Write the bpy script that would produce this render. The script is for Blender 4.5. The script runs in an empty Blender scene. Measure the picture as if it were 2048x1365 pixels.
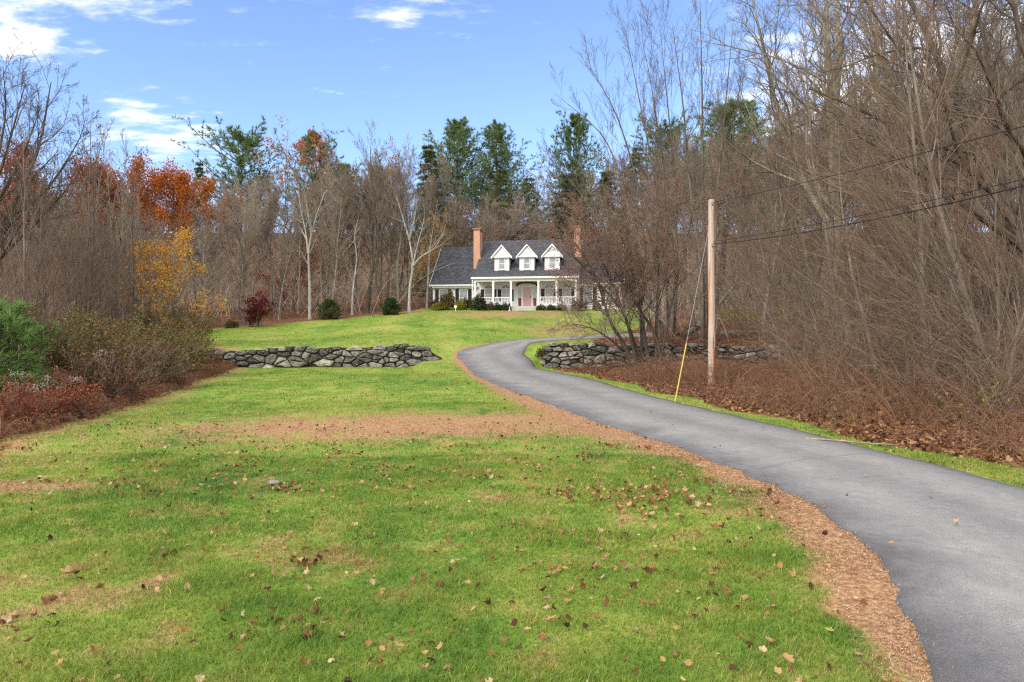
import bpy, math, random
import numpy as np
from mathutils import Vector
R_ = math.radians
scene = bpy.context.scene
COL = scene.collection
rng = np.random.default_rng(11)
PI = math.pi

# ------------------------------------------------------------------ mesh collector
def unit(v):
    return v / np.maximum(np.linalg.norm(v, axis=-1, keepdims=True), 1e-9)

class Geo:
    """Collects tubes, cards and boxes; build() links them as ONE mesh."""
    def __init__(s):
        s.v = []; s.n = 0; s.q = []; s.t = []; s.tone = []
    def add(s, v, quads=None, tris=None, tone=0.5):
        v = np.asarray(v, float).reshape(-1, 3)
        if quads is not None and len(quads): s.q.append(np.asarray(quads, np.int64) + s.n)
        if tris is not None and len(tris): s.t.append(np.asarray(tris, np.int64) + s.n)
        s.v.append(v); s.n += len(v)
        s.tone.append(np.broadcast_to(np.asarray(tone, float), (len(v),)).copy())
    def tubes(s, P, R, sides=4):
        B, n = P.shape[:2]
        if B == 0: return
        T = np.empty_like(P)
        T[:, 1:-1] = P[:, 2:] - P[:, :-2]; T[:, 0] = P[:, 1] - P[:, 0]; T[:, -1] = P[:, -1] - P[:, -2]
        T = unit(T)
        a = np.where((np.abs(T[:, :1, 2:3]) < 0.8), np.array([0, 0, 1.]), np.array([1., 0, 0]))
        U = unit(np.cross(T, np.broadcast_to(a, T.shape))); V = np.cross(T, U)
        ang = np.arange(sides) * 2 * PI / sides
        ring = P[:, :, None, :] + R[:, :, None, None] * (np.cos(ang)[None, None, :, None] * U[:, :, None, :] + np.sin(ang)[None, None, :, None] * V[:, :, None, :])
        idx = np.arange(B * n * sides).reshape(B, n, sides)
        nx = np.roll(idx, -1, axis=2)
        q = np.stack([idx[:, :-1], nx[:, :-1], nx[:, 1:], idx[:, 1:]], -1).reshape(-1, 4)
        tone = np.repeat(rng.random(B), n * sides)
        s.add(ring.reshape(-1, 3), q, tone=tone)
    def box(s, x0, x1, y0, y1, z0, z1, tone=0.5):
        v = [(x, y, z) for z in (z0, z1) for y in (y0, y1) for x in (x0, x1)]
        s.add(v, [(0, 2, 3, 1), (4, 5, 7, 6), (0, 1, 5, 4), (2, 6, 7, 3), (0, 4, 6, 2), (1, 3, 7, 5)], tone=tone)
    def prism(s, pts, d):
        """closed polygon extruded by vector d"""
        p = np.asarray(pts, float); k = len(p); d = np.asarray(d, float)
        v = np.vstack([p, p + d]); n = s.n
        quads = [(i, (i + 1) % k, k + (i + 1) % k, k + i) for i in range(k)]
        c0 = p.mean(0); v = np.vstack([v, c0, c0 + d])
        tris = [((i + 1) % k, i, 2 * k) for i in range(k)] + [(k + i, k + (i + 1) % k, 2 * k + 1) for i in range(k)]
        s.add(v, quads, tris)
    def cards(s, pos, size, up=0.0, asp=0.6, r=None):
        """rhombus leaves at pos with random facing"""
        r = r or rng
        N = len(pos)
        if N == 0: return
        d = r.normal(size=(N, 3)); d[:, 2] += up; d = unit(d)
        e = unit(np.cross(d, r.normal(size=(N, 3))))
        sz = (np.asarray(size) * (0.6 + 0.8 * r.random(N)))[:, None]
        f = np.cross(d, e)
        v = np.stack([pos, pos + d * sz * .5 + e * sz * asp * .5 + f * sz * .1, pos + d * sz, pos + d * sz * .5 - e * sz * asp * .5 + f * sz * .1], 1)
        q = np.arange(N * 4).reshape(N, 4)
        s.add(v.reshape(-1, 3), q, tone=np.repeat(r.random(N), 4))
    def tufts(s, pos, dirs, k, length, width, spread=0.8, r=None):
        """fans of thin needles (triangles) round each direction"""
        r = r or rng
        N = len(pos)
        p = np.repeat(pos, k, 0); d = np.repeat(dirs, k, 0)
        d = unit(d + spread * r.normal(size=d.shape))
        e = unit(np.cross(d, r.normal(size=d.shape)))
        L = (length * (0.6 + 0.7 * r.random(N * k)))[:, None]
        v = np.stack([p - e * width * .5, p + e * width * .5, p + d * L], 1)
        s.add(v.reshape(-1, 3), None, np.arange(N * k * 3).reshape(-1, 3), tone=np.repeat(r.random(N), k * 3))
    def stamp(s, tv, tq, tt, pos, rot, scale, tone):
        """copies of a small template; rot (N,3,3), scale (N,)"""
        N = len(pos); k = len(tv)
        v = np.einsum('nij,kj->nki', rot, tv) * np.asarray(scale)[:, None, None] + pos[:, None, :]
        off = (np.arange(N) * k)[:, None, None]
        q = (np.asarray(tq)[None] + off).reshape(-1, 4) if tq is not None and len(tq) else None
        t = (np.asarray(tt)[None] + off).reshape(-1, 3) if tt is not None and len(tt) else None
        s.add(v.reshape(-1, 3), q, t, tone=np.repeat(tone, k))
    def mesh(s, name, mat, smooth=False, attrs=None):
        m = bpy.data.meshes.new(name)
        v = np.vstack(s.v)
        q = np.vstack(s.q) if s.q else np.zeros((0, 4), np.int64)
        t = np.vstack(s.t) if s.t else np.zeros((0, 3), np.int64)
        m.vertices.add(len(v)); m.vertices.foreach_set('co', v.astype(np.float32).ravel())
        li = np.concatenate([q.ravel(), t.ravel()]).astype(np.int32)
        m.loops.add(len(li)); m.loops.foreach_set('vertex_index', li)
        ls = np.concatenate([np.arange(len(q)) * 4, len(q) * 4 + np.arange(len(t)) * 3]).astype(np.int32)
        m.polygons.add(len(ls)); m.polygons.foreach_set('loop_start', ls)
        m.polygons.foreach_set('use_smooth', np.full(len(ls), smooth))
        m.update(calc_edges=True)
        at = m.attributes.new('tone', 'FLOAT', 'POINT'); at.data.foreach_set('value', np.concatenate(s.tone).astype(np.float32))
        for k, a in (attrs or {}).items():
            at = m.attributes.new(k, 'FLOAT', 'POINT'); at.data.foreach_set('value', np.asarray(a, np.float32))
        m.materials.append(mat)
        return m
    def build(s, name, mat, parent=None, smooth=False, attrs=None):
        o = bpy.data.objects.new(name, s.mesh(name, mat, smooth, attrs)); COL.objects.link(o)
        if parent is not None: o.parent = parent
        return o

def tag(o, label=None, cat=None, group=None, kind=None):
    if label: o['label'] = label
    if cat: o['category'] = cat
    if group: o['group'] = group
    if kind: o['kind'] = kind
    return o
def empty(name, loc=(0, 0, 0), rz=0.0, sc=1.0):
    o = bpy.data.objects.new(name, None); COL.objects.link(o)
    o.location = loc; o.rotation_euler = (0, 0, rz); o.scale = (sc, sc, sc); o.empty_display_size = .3
    return o
_used = set()
def place(root, x, y, label, cat, group=None, rz=0.0, sc=1.0, z=None, tilt=(0, 0)):
    """first call moves the original thing, later calls copy it with its parts"""
    if root.name in _used:
        r = root.copy(); COL.objects.link(r)
        for ch in root.children:
            c = ch.copy(); COL.objects.link(c); c.parent = r
        if 'group' in r: del r['group']
    else:
        r = root; _used.add(root.name)
    r.location = (x, y, float(h(x, y)) if z is None else z)
    r.rotation_euler = (tilt[0], tilt[1], rz)
    r.scale = sc if isinstance(sc, tuple) else (sc, sc, sc)
    return tag(r, label, cat, group)

# ------------------------------------------------------------------ materials
def mat(name):
    m = bpy.data.materials.new(name); m.use_nodes = True
    nt = m.node_tree; b = nt.nodes['Principled BSDF']
    b.inputs['Specular IOR Level'].default_value = .25
    return m, nt, b
def N(nt, t, **kw):
    n = nt.nodes.new(t)
    for k, v in kw.items():
        if k in n.inputs: n.inputs[k].default_value = v
        else: setattr(n, k, v)
    return n
def L(nt, a, ao, b, bi): nt.links.new(a.outputs[ao], b.inputs[bi])
def ramp(nt, stops):
    n = nt.nodes.new('ShaderNodeValToRGB'); e = n.color_ramp.elements
    while len(e) < len(stops): e.new(.5)
    for el, (p, c) in zip(e, stops): el.position = p; el.color = (*c, 1)
    return n
def noise(nt, scale, detail=4, coord=None, sc3=None, rough=.55):
    n = N(nt, 'ShaderNodeTexNoise'); n.inputs['Scale'].default_value = scale; n.inputs['Detail'].default_value = detail
    n.inputs['Roughness'].default_value = rough
    if coord is None: coord = (N(nt, 'ShaderNodeTexCoord'), 'Object')
    if sc3:
        mp = N(nt, 'ShaderNodeMapping'); mp.inputs['Scale'].default_value = sc3
        L(nt, coord[0], coord[1], mp, 'Vector'); coord = (mp, 'Vector')
    L(nt, coord[0], coord[1], n, 'Vector')
    return n
def mixc(nt, fac, a, b, mode='MIX'):
    n = nt.nodes.new('ShaderNodeMix'); n.data_type = 'RGBA'; n.blend_type = mode
    for key, val in ((0, fac), (6, a), (7, b)):
        if isinstance(val, tuple) and len(val) == 2 and not isinstance(val[0], (int, float)):
            nt.links.new(val[0].outputs[val[1]], n.inputs[key])
        elif isinstance(val, (int, float)): n.inputs[key].default_value = val
        else: n.inputs[key].default_value = (*val, 1)
    return n
def mth(nt, op, a, b=None, clamp=False):
    n = nt.nodes.new('ShaderNodeMath'); n.operation = op; n.use_clamp = clamp
    for i, val in enumerate((a, b)):
        if val is None: continue
        if isinstance(val, tuple): nt.links.new(val[0].outputs[val[1]], n.inputs[i])
        else: n.inputs[i].default_value = val
    return n
def attr(nt, name):
    n = nt.nodes.new('ShaderNodeAttribute'); n.attribute_name = name; return n
def bump(nt, src, out, b, dist=.02, strength=.6):
    n = N(nt, 'ShaderNodeBump'); n.inputs['Distance'].default_value = dist; n.inputs['Strength'].default_value = strength
    L(nt, src, out, n, 'Height'); L(nt, n, 'Normal', b, 'Normal'); return n

def simple(name, c, rough=.6, var=.15, scale=6, spec=.25):
    m, nt, b = mat(name); b.inputs['Roughness'].default_value = rough; b.inputs['Specular IOR Level'].default_value = spec
    n = noise(nt, scale)
    r = ramp(nt, [(.3, tuple(x * (1 - var) for x in c)), (.7, tuple(min(1, x * (1 + var)) for x in c))])
    L(nt, n, 'Fac', r, 'Fac'); L(nt, r, 'Color', b, 'Base Color')
    return m
def bark(name, c1, c2, scale=7, var=.35):
    """bark whose tone varies within a tree and from tree to tree"""
    m, nt, b = mat(name); b.inputs['Roughness'].default_value = .9; b.inputs['Specular IOR Level'].default_value = .1
    n = noise(nt, scale, 5, sc3=(1, 1, .25))
    r = ramp(nt, [(.32, c1), (.68, c2)]); L(nt, n, 'Fac', r, 'Fac')
    oi = N(nt, 'ShaderNodeObjectInfo')
    mr = N(nt, 'ShaderNodeMapRange'); mr.inputs['To Min'].default_value = 1 - var; mr.inputs['To Max'].default_value = 1 + var
    L(nt, oi, 'Random', mr, 'Value')
    mx = mixc(nt, 1.0, (r, 'Color'), (mr, 'Result'), 'MULTIPLY')
    L(nt, mx, 2, b, 'Base Color')
    return m
def leafmat(name, stops, trans=.35, objvar=.25):
    """leaf or needle: diffuse plus light let through; colour from the tone of each leaf"""
    m, nt, b = mat(name); out = nt.nodes['Material Output']
    b.inputs['Roughness'].default_value = .7; b.inputs['Specular IOR Level'].default_value = .15
    a = attr(nt, 'tone'); r = ramp(nt, stops); L(nt, a, 'Fac', r, 'Fac')
    oi = N(nt, 'ShaderNodeObjectInfo')
    mr = N(nt, 'ShaderNodeMapRange'); mr.inputs['To Min'].default_value = 1 - objvar; mr.inputs['To Max'].default_value = 1 + objvar
    L(nt, oi, 'Random', mr, 'Value')
    mx = mixc(nt, 1.0, (r, 'Color'), (mr, 'Result'), 'MULTIPLY')
    L(nt, mx, 2, b, 'Base Color')
    t = N(nt, 'ShaderNodeBsdfTranslucent'); L(nt, mx, 2, t, 'Color')
    s = N(nt, 'ShaderNodeMixShader'); s.inputs[0].default_value = trans
    L(nt, b, 'BSDF', s, 1); L(nt, t, 'BSDF', s, 2); L(nt, s, 'Shader', out, 'Surface')
    return m

# ------------------------------------------------------------------ the lie of the land
def sst(a, b, x):
    t = np.clip((x - a) / (b - a), 0, 1); return t * t * (3 - 2 * t)
def vnoise(x, y, f, seed=0):
    x = np.asarray(x, float) * f; y = np.asarray(y, float) * f
    i = np.floor(x).astype(np.int64); j = np.floor(y).astype(np.int64); u = x - i; v = y - j
    u = u * u * (3 - 2 * u); v = v * v * (3 - 2 * v)
    def hs(a, b):
        n = (a * 374761393 + b * 668265263 + seed * 974634773) & 0x7fffffff
        n = ((n ^ (n >> 13)) * 1274126177) & 0x7fffffff
        return ((n ^ (n >> 16)) & 0xffff) / 65535.
    return (hs(i, j) * (1 - u) + hs(i + 1, j) * u) * (1 - v) + (hs(i, j + 1) * (1 - u) + hs(i + 1, j + 1) * u) * v
def fbm(x, y, f, seed=0):
    return .55 * vnoise(x, y, f, seed) + .28 * vnoise(x, y, f * 2.1, seed + 1) + .17 * vnoise(x, y, f * 4.3, seed + 2)

CAMZ = 1.6
def h(x, y):
    x = np.asarray(x, float); y = np.asarray(y, float)
    low = np.interp(y, [-60, -10, 0, 10, 20, 33, 36], [-2.0, -.25, 0, .02, .08, .33, .36])
    up = np.interp(y, [20, 33, 36, 40, 44, 48, 52, 57, 62, 66, 75, 85, 100, 130, 170, 230, 330, 700],
                   [.6, 1.2, 1.45, 1.72, 2.05, 2.42, 2.9, 3.6, 4.35, 4.78, 5.3, 6.6, 9.8, 17, 26, 38, 52, 60])
    up = up - 0.012 * np.clip(-x - 4, 0, 40) * sst(34, 48, y) * (1 - sst(66, 90, y))
    gap = sst(-5.2, -3.0, x) * (1 - sst(0.3, 1.5, x))
    left = 1 - sst(-22, -17.5, x)
    w = 0.22 + np.maximum(gap, left) * 6.5
    t = np.clip((y - (33.35 - w)) / (2 * w), 0, 1); t = t * t * (3 - 2 * t)
    z = low * (1 - t) + up * t
    z = z + 0.02 * np.clip(x - 7, 0, 25) * sst(8, 20, y) * (1 - sst(33, 60, y))
    return z
def pix(px, py):
    """ground point seen at a spot of the 2048-wide photograph, used to survey positions"""
    dx = (px - 1024) / 1365.; dz = (682.5 - py) / 1365.
    ys = np.linspace(1.5, 160, 16000)
    d = CAMZ + dz * ys - h(dx * ys, ys); i = int(np.argmax(d < 0))
    return float(dx * ys[i]), float(ys[i])
def atx(px, Y): return (px - 1024) / 1365. * Y
def atz(py, Y): return CAMZ + (682.5 - py) / 1365. * Y

def catmull(P, per=10):
    P = np.asarray(P, float); out = []
    Q = np.vstack([2 * P[0] - P[1], P, 2 * P[-1] - P[-2]])
    for i in range(1, len(Q) - 2):
        for t in np.arange(per) / per:
            a, b, c, d = Q[i - 1], Q[i], Q[i + 1], Q[i + 2]
            out.append(.5 * (2 * b + (c - a) * t + (2 * a - 5 * b + 4 * c - d) * t ** 2 + (3 * b - a - 3 * c + d) * t ** 3))
    out.append(P[-1]); return np.array(out)
ROAD_L = catmull([(.6, -3), (1.35, 1), (1.95, 3.19), (2.57, 4.65), (2.89, 6.62), (2.84, 7.66), (2.53, 9.7), (2.17, 11.16), (1.54, 13.51), (.49, 18.55), (-.77, 23.91), (-2.15, 31.19), (-2.71, 33.92), (-2.45, 35.61), (-.67, 38.18), (1.96, 40.53), (4.96, 42.9), (8.5, 44.6), (13, 45.6), (19, 46), (30, 46)])
ROAD_R = catmull([(4.3, -3), (5.0, 1), (5.35, 3.4), (5.45, 5.2), (5.46, 7.28), (5.39, 8.39), (5.16, 10.3), (4.98, 11.8), (4.5, 14.6), (3.62, 20.2), (2.9, 25.2), (1.25, 31.6), (.66, 33.9), (.72, 35.2), (1.3, 36.8), (2.6, 38.5), (5.6, 40.5), (9, 41.6), (13.2, 42.5), (19, 42.9), (30, 42.9)])
ROAD_C = (ROAD_L + ROAD_R) / 2
ROAD_W = np.linalg.norm(ROAD_R - ROAD_L, axis=1)
def road_sd(x, y):
    """(signed distance beyond the asphalt edge, side): side -1 left of the drive, +1 right"""
    x = np.asarray(x, float).ravel(); y = np.asarray(y, float).ravel()
    best = np.full(x.shape, 1e9); wid = np.zeros(x.shape); side = np.zeros(x.shape)
    for i in range(len(ROAD_C) - 1):
        a = ROAD_C[i]; d = ROAD_C[i + 1] - a; L2 = d @ d
        t = np.clip(((x - a[0]) * d[0] + (y - a[1]) * d[1]) / L2, 0, 1)
        ex = x - a[0] - t * d[0]; ey = y - a[1] - t * d[1]; dd = np.hypot(ex, ey)
        k = dd < best; best[k] = dd[k]; wid[k] = ROAD_W[i] / 2
        side[k] = np.sign(ex[k] * d[1] - ey[k] * d[0])
    return best - wid, side

# lawn outline: left edge (brambles) and right edge
LAWN_LEFT = np.array([(-3.5, -8), (-6, 4), (-8.3, 11.1), (-9.6, 17.4), (-11.6, 25), (-13.6, 33), (-19.0, 37), (-23.6, 49.5), (-17, 54.7), (-9, 62.5), (-8.6, 70)])
def lawn_mask(x, y, sd, side):
    xl = np.interp(y, LAWN_LEFT[:, 1], LAWN_LEFT[:, 0])
    m = sst(-.5, .5, x - xl)
    verge = (side > 0) & (y < 33.2)
    # right of the drive only a narrow grass verge; above the wall the lawn runs on to the trees
    m = np.where(verge, m * (1 - sst(.35, .95, sd + .25 * np.sin(y * 1.3))), m)
    xr = np.interp(y, [33, 36, 40, 44, 50, 60, 68, 76], [3.5, 4.2, 5.0, 6.5, 9.5, 12.5, 14, 12])
    m = np.where(y >= 33.2, m * (1 - sst(-.6, .6, x - xr)), m)
    return m * (1 - sst(76, 78, y))
def dry_mask(x, y, sd, side):
    n = fbm(x, y, .55, 3); n2 = fbm(x, y * 2.2, 1.6, 9)
    w = np.interp(y, [2, 3.4, 4.6, 8, 10, 12, 16, 24, 32, 40], [.02, .05, .36, .48, .62, .85, .95, .38, .34, .22])
    strip = (side < 0) * (1 - sst(.45, 1.15, sd / w + .9 * (n2 - .5)))
    a = (x + 1.6) / 5.4; b = (y - (12.9 + .10 * (x + 1.6))) / 2.0
    band = .85 * np.exp(-(a ** 4 + b * b)) * (.3 + 1.1 * n)
    a = (x - 1.2) / 1.6; b = (y - 13.2) / 3.0
    band = np.maximum(band, .7 * np.exp(-(a * a + b * b)))
    tan_ = .8 * np.exp(-(((x + 5.2) / 1.0) ** 2 + ((y - 7.3) / .38) ** 2))
    up = .75 * np.exp(-(((x + .5) / 6.5) ** 2 + ((y - 59.5) / 3.2) ** 2)) * (.4 + n) + .55 * np.exp(-(((x - 3.2) / 3.) ** 2 + ((y - 47) / 6.) ** 2)) * (.4 + n)
    near = .27 * sst(.58, .76, fbm(x + 9, y, .8, 21)) * (1 - sst(7, 12, y))
    edge = .55 * (1 - sst(0, 1.6, x - np.interp(y, LAWN_LEFT[:, 1], LAWN_LEFT[:, 0])))
    return np.clip(np.maximum.reduce([strip, band, tan_, up, near, edge]), 0, 1), strip

def soil_colour(nt, lawn_only=False):
    """colour shared by ground sheet and blades: greens, straw and needle litter, in world space"""
    g = N(nt, 'ShaderNodeNewGeometry'); c = (g, 'Position')
    n1 = noise(nt, .35, 4, c, (1, .55, 1)); n2 = noise(nt, 2.3, 5, c); n3 = noise(nt, 26, 3, c)
    r = ramp(nt, [(.35, (.078, .155, .030)), (.45, (.142, .238, .038)), (.54, (.212, .280, .050)), (.64, (.32, .33, .095))])
    s = mth(nt, 'ADD', (mth(nt, 'MULTIPLY', (n1, 'Fac'), .62), 'Value'), (mth(nt, 'MULTIPLY', (n2, 'Fac'), .38), 'Value'))
    L(nt, s, 'Value', r, 'Fac')
    dry = attr(nt, 'dry'); strip = attr(nt, 'strip')
    d = mth(nt, 'ADD', (mth(nt, 'ADD', (dry, 'Fac'), .13), 'Value'), (mth(nt, 'MULTIPLY', (mth(nt, 'SUBTRACT', (n2, 'Fac'), .5), 'Value'), 1.7), 'Value'))
    d = mth(nt, 'ADD', (d, 'Value'), (mth(nt, 'MULTIPLY', (mth(nt, 'SUBTRACT', (n3, 'Fac'), .5), 'Value'), .9), 'Value'))
    dm = N(nt, 'ShaderNodeMapRange'); dm.interpolation_type = 'SMOOTHSTEP'
    dm.inputs['From Min'].default_value = .12; dm.inputs['From Max'].default_value = 1.0; L(nt, d, 'Value', dm, 'Value')
    straw = ramp(nt, [(.35, (.22, .115, .06)), (.55, (.37, .215, .12)), (.7, (.50, .34, .20))]); L(nt, n3, 'Fac', straw, 'Fac')
    m = mixc(nt, (dm, 'Result'), (r, 'Color'), (straw, 'Color'))
    return m, n2, n3, c
# ------------------------------------------------------------------ ground sheet
def spaced(stops):
    out = []
    for (a, b, st) in stops: out.append(np.arange(a, b, st))
    return np.concatenate(out)
gx = spaced([(-500, -120, 30), (-120, -40, 5), (-40, -16, 1), (-16, -6, .5), (-6, 8, .25), (8, 20, .5), (20, 50, 1.2), (50, 130, 6), (130, 520, 30)])
gy = spaced([(-60, -4, 4), (-4, 1, .8), (1, 18, .25), (18, 32.5, .5), (32.5, 34.5, .11), (34.5, 46, .4), (46, 80, .9), (80, 150, 3), (150, 330, 12), (330, 720, 40)])
GX, GY = np.meshgrid(gx, gy); fx, fy = GX.ravel(), GY.ravel()
near = (np.abs(fx) < 45) & (fy > -8) & (fy < 90)
sd = np.full(fx.shape, 99.); side = np.full(fx.shape, 1.)
sd[near], side[near] = road_sd(fx[near], fy[near])
gz = h(fx, fy)
rough = (fbm(fx, fy, .35, 5) - .5) * .16 + (fbm(fx, fy, 1.3, 6) - .5) * .05
gz = gz + rough * sst(0, 3, sd) * sst(2, 6, np.hypot(fx, fy)) - .10 * (1 - sst(-.75, -.4, sd))
hill = sst(66, 85, fy)
gz += hill * (fbm(fx, fy, .06, 8) - .5) * 2.2
lawn = np.where(near, lawn_mask(fx, fy, sd, side), 0.)
dry, strip = dry_mask(fx, fy, sd, side)
gm, nt, b = mat('lawn_and_leaf_floor'); b.inputs['Roughness'].default_value = .95; b.inputs['Specular IOR Level'].default_value = .05
col, n2, n3, crd = soil_colour(nt)
la = attr(nt, 'lawn')
lm = mth(nt, 'ADD', (la, 'Fac'), (mth(nt, 'MULTIPLY', (mth(nt, 'SUBTRACT', (n2, 'Fac'), .5), 'Value'), 1.1), 'Value'))
lr = N(nt, 'ShaderNodeMapRange'); lr.interpolation_type = 'SMOOTHSTEP'; lr.inputs['From Min'].default_value = .4; lr.inputs['From Max'].default_value = .62
L(nt, lm, 'Value', lr, 'Value')
vo = N(nt, 'ShaderNodeTexVoronoi'); vo.inputs['Scale'].default_value = 13; L(nt, crd[0], crd[1], vo, 'Vector')
sx = N(nt, 'ShaderNodeSeparateColor'); L(nt, vo, 'Color', sx, 'Color')
lit = ramp(nt, [(.0, (.07, .036, .022)), (.35, (.15, .072, .040)), (.65, (.22, .115, .064)), (.9, (.30, .175, .105)), (1, (.36, .24, .155))])
L(nt, sx, 'Red', lit, 'Fac')
big = noise(nt, .5, 4, crd); bigr = ramp(nt, [(.3, (.55, .5, .5)), (.7, (1.05, 1.0, 1.0))]); L(nt, big, 'Fac', bigr, 'Fac')
lit2 = mixc(nt, 1.0, (lit, 'Color'), (bigr, 'Color'), 'MULTIPLY')
fin = mixc(nt, (lr, 'Result'), (lit2, 2), (col, 2))
L(nt, fin, 2, b, 'Base Color')
bump(nt, n3, 'Fac', b, .014, .4)
G = Geo(); nxg, nyg = len(gx), len(gy)
idx = np.arange(nxg * nyg).reshape(nyg, nxg)
G.add(np.stack([fx, fy, gz], 1), np.stack([idx[:-1, :-1], idx[:-1, 1:], idx[1:, 1:], idx[1:, :-1]], -1).reshape(-1, 4))
tag(G.build('ground', gm, smooth=True, attrs={'lawn': lawn, 'dry': dry, 'strip': strip}), kind='structure')

# ------------------------------------------------------------------ driveway
am, nt, b = mat('asphalt'); b.inputs['Roughness'].default_value = .82; b.inputs['Specular IOR Level'].default_value = .3
oc = (N(nt, 'ShaderNodeNewGeometry'), 'Position')
s1 = noise(nt, 110, 2, oc, rough=.8); s2 = noise(nt, 1.1, 5, oc); s3 = noise(nt, 9, 5, oc)
r1 = ramp(nt, [(.25, (.135, .132, .130)), (.5, (.245, .240, .236)), (.75, (.41, .403, .395))]); L(nt, s1, 'Fac', r1, 'Fac')
r2 = ramp(nt, [(.3, (.80, .80, .81)), (.7, (1.02, 1.01, 1.0))]); L(nt, s2, 'Fac', r2, 'Fac')
r3 = ramp(nt, [(.3, (.86, .86, .88)), (.7, (1.08, 1.08, 1.07))]); L(nt, s3, 'Fac', r3, 'Fac')
ac = attr(nt, 'across')
wear = ramp(nt, [(0, (.55, .55, .57)), (.07, (.72, .72, .74)), (.22, (1.05, 1.05, 1.04)), (.32, (1.08, 1.08, 1.07)), (.5, (.86, .86, .87)), (.68, (1.1, 1.1, 1.09)), (.8, (1.02, 1.02, 1.01)), (.93, (.74, .74, .76)), (1, (.5, .5, .52))])
aw = mth(nt, 'ADD', (ac, 'Fac'), (mth(nt, 'MULTIPLY', (mth(nt, 'SUBTRACT', (s2, 'Fac'), .5), 'Value'), .22), 'Value'))
L(nt, aw, 'Value', wear, 'Fac')
m1 = mixc(nt, 1., (r1, 'Color'), (r2, 'Color'), 'MULTIPLY'); m2 = mixc(nt, 1., (m1, 2), (r3, 'Color'), 'MULTIPLY'); m3 = mixc(nt, 1., (m2, 2), (wear, 'Color'), 'MULTIPLY')
# a few sealed cracks
vc = N(nt, 'ShaderNodeTexVoronoi'); vc.feature = 'DISTANCE_TO_EDGE'; vc.inputs['Scale'].default_value = .33
wn = noise(nt, 1.7, 4, oc); wv = mixc(nt, .12, (oc[0], 'Position'), (wn, 'Color')); L(nt, wv, 2, vc, 'Vector')
cr = N(nt, 'ShaderNodeMapRange'); cr.inputs['From Min'].default_value = .0; cr.inputs['From Max'].default_value = .006; cr.inputs['To Min'].default_value = .84; L(nt, vc, 'Distance', cr, 'Value')
m4 = mixc(nt, 1., (m3, 2), (cr, 'Result'), 'MULTIPLY')
L(nt, m4, 2, b, 'Base Color'); bump(nt, s1, 'Fac', b, .006, .6)
seg = len(ROAD_C) * 6
ui = np.linspace(0, len(ROAD_C) - 1, seg)
def ri(P): return np.stack([np.interp(ui, np.arange(len(P)), P[:, k]) for k in (0, 1)], 1)
Lp, Rp = ri(ROAD_L), ri(ROAD_R)
dv = unit(Rp - Lp)
jl = (fbm(Lp[:, 0], Lp[:, 1], 1.9, 31) - .5) * .22 + (fbm(Lp[:, 0], Lp[:, 1], 8, 33) - .5) * .07
jr = (fbm(Rp[:, 0], Rp[:, 1], 1.4, 32) - .5) * .16 + (fbm(Rp[:, 0], Rp[:, 1], 7, 34) - .5) * .05
Lp = Lp + dv * jl[:, None]; Rp = Rp + dv * jr[:, None]
us = np.concatenate([[0], np.linspace(0, 1, 17), [1]])
V = []; AC = []
for k, u in enumerate(us):
    p = Lp * (1 - u) + Rp * u
    z = h(p[:, 0], p[:, 1]) + .022 + .035 * (1 - (2 * u - 1) ** 2)
    if k in (0, len(us) - 1):
        p = p + dv * (-.03 if k == 0 else .03); z = z - .09
    V.append(np.stack([p[:, 0], p[:, 1], z], 1)); AC.append(np.full(seg, u))
V = np.stack(V, 1); k = len(us); ix = np.arange(seg * k).reshape(seg, k)
D = Geo(); D.add(V.reshape(-1, 3), np.stack([ix[:-1, :-1], ix[:-1, 1:], ix[1:, 1:], ix[1:, :-1]], -1).reshape(-1, 4))
tag(D.build('driveway', am, smooth=True, attrs={'across': np.stack(AC, 1).ravel()}), kind='structure')

# ------------------------------------------------------------------ ground height incl. roughness, for scattering
def hz(x, y, sdv=None):
    if sdv is None: sdv = 5.
    z = h(x, y) + ((fbm(x, y, .35, 5) - .5) * .16 + (fbm(x, y, 1.3, 6) - .5) * .05) * sst(0, 3, sdv) * sst(2, 6, np.hypot(x, y))
    return z + sst(66, 85, y) * (fbm(x, y, .06, 8) - .5) * 2.2

# ------------------------------------------------------------------ grass blades
def wedge(n, y0, y1, amin=-1.15, amax=1.0):
    y = np.sqrt(rng.random(n) * (y1 * y1 - y0 * y0) + y0 * y0)
    return rng.uniform(amin, amax, n) * y, y
bm, nt, b = mat('grass_blade'); out = nt.nodes['Material Output']
b.inputs['Roughness'].default_value = .65; b.inputs['Specular IOR Level'].default_value = .2
col, _, _, _ = soil_colour(nt)
ta = attr(nt, 'tone'); tr = ramp(nt, [(0, (.75, .82, .8)), (.55, (1.05, 1.07, 1.0)), (.82, (1.3, 1.22, 1.15)), (.90, (1.9, 1.4, 1.8)), (1, (2.4, 1.65, 2.6))]); L(nt, ta, 'Fac', tr, 'Fac')
mx = mixc(nt, 1., (col, 2), (tr, 'Color'), 'MULTIPLY'); L(nt, mx, 2, b, 'Base Color')
tl = N(nt, 'ShaderNodeBsdfTranslucent'); L(nt, mx, 2, tl, 'Color')
ms = N(nt, 'ShaderNodeMixShader'); ms.inputs[0].default_value = .4
L(nt, b, 'BSDF', ms, 1); L(nt, tl, 'BSDF', ms, 2); L(nt, ms, 'Shader', out, 'Surface')
GR = Geo(); gdry = []; gstrip = []
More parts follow.
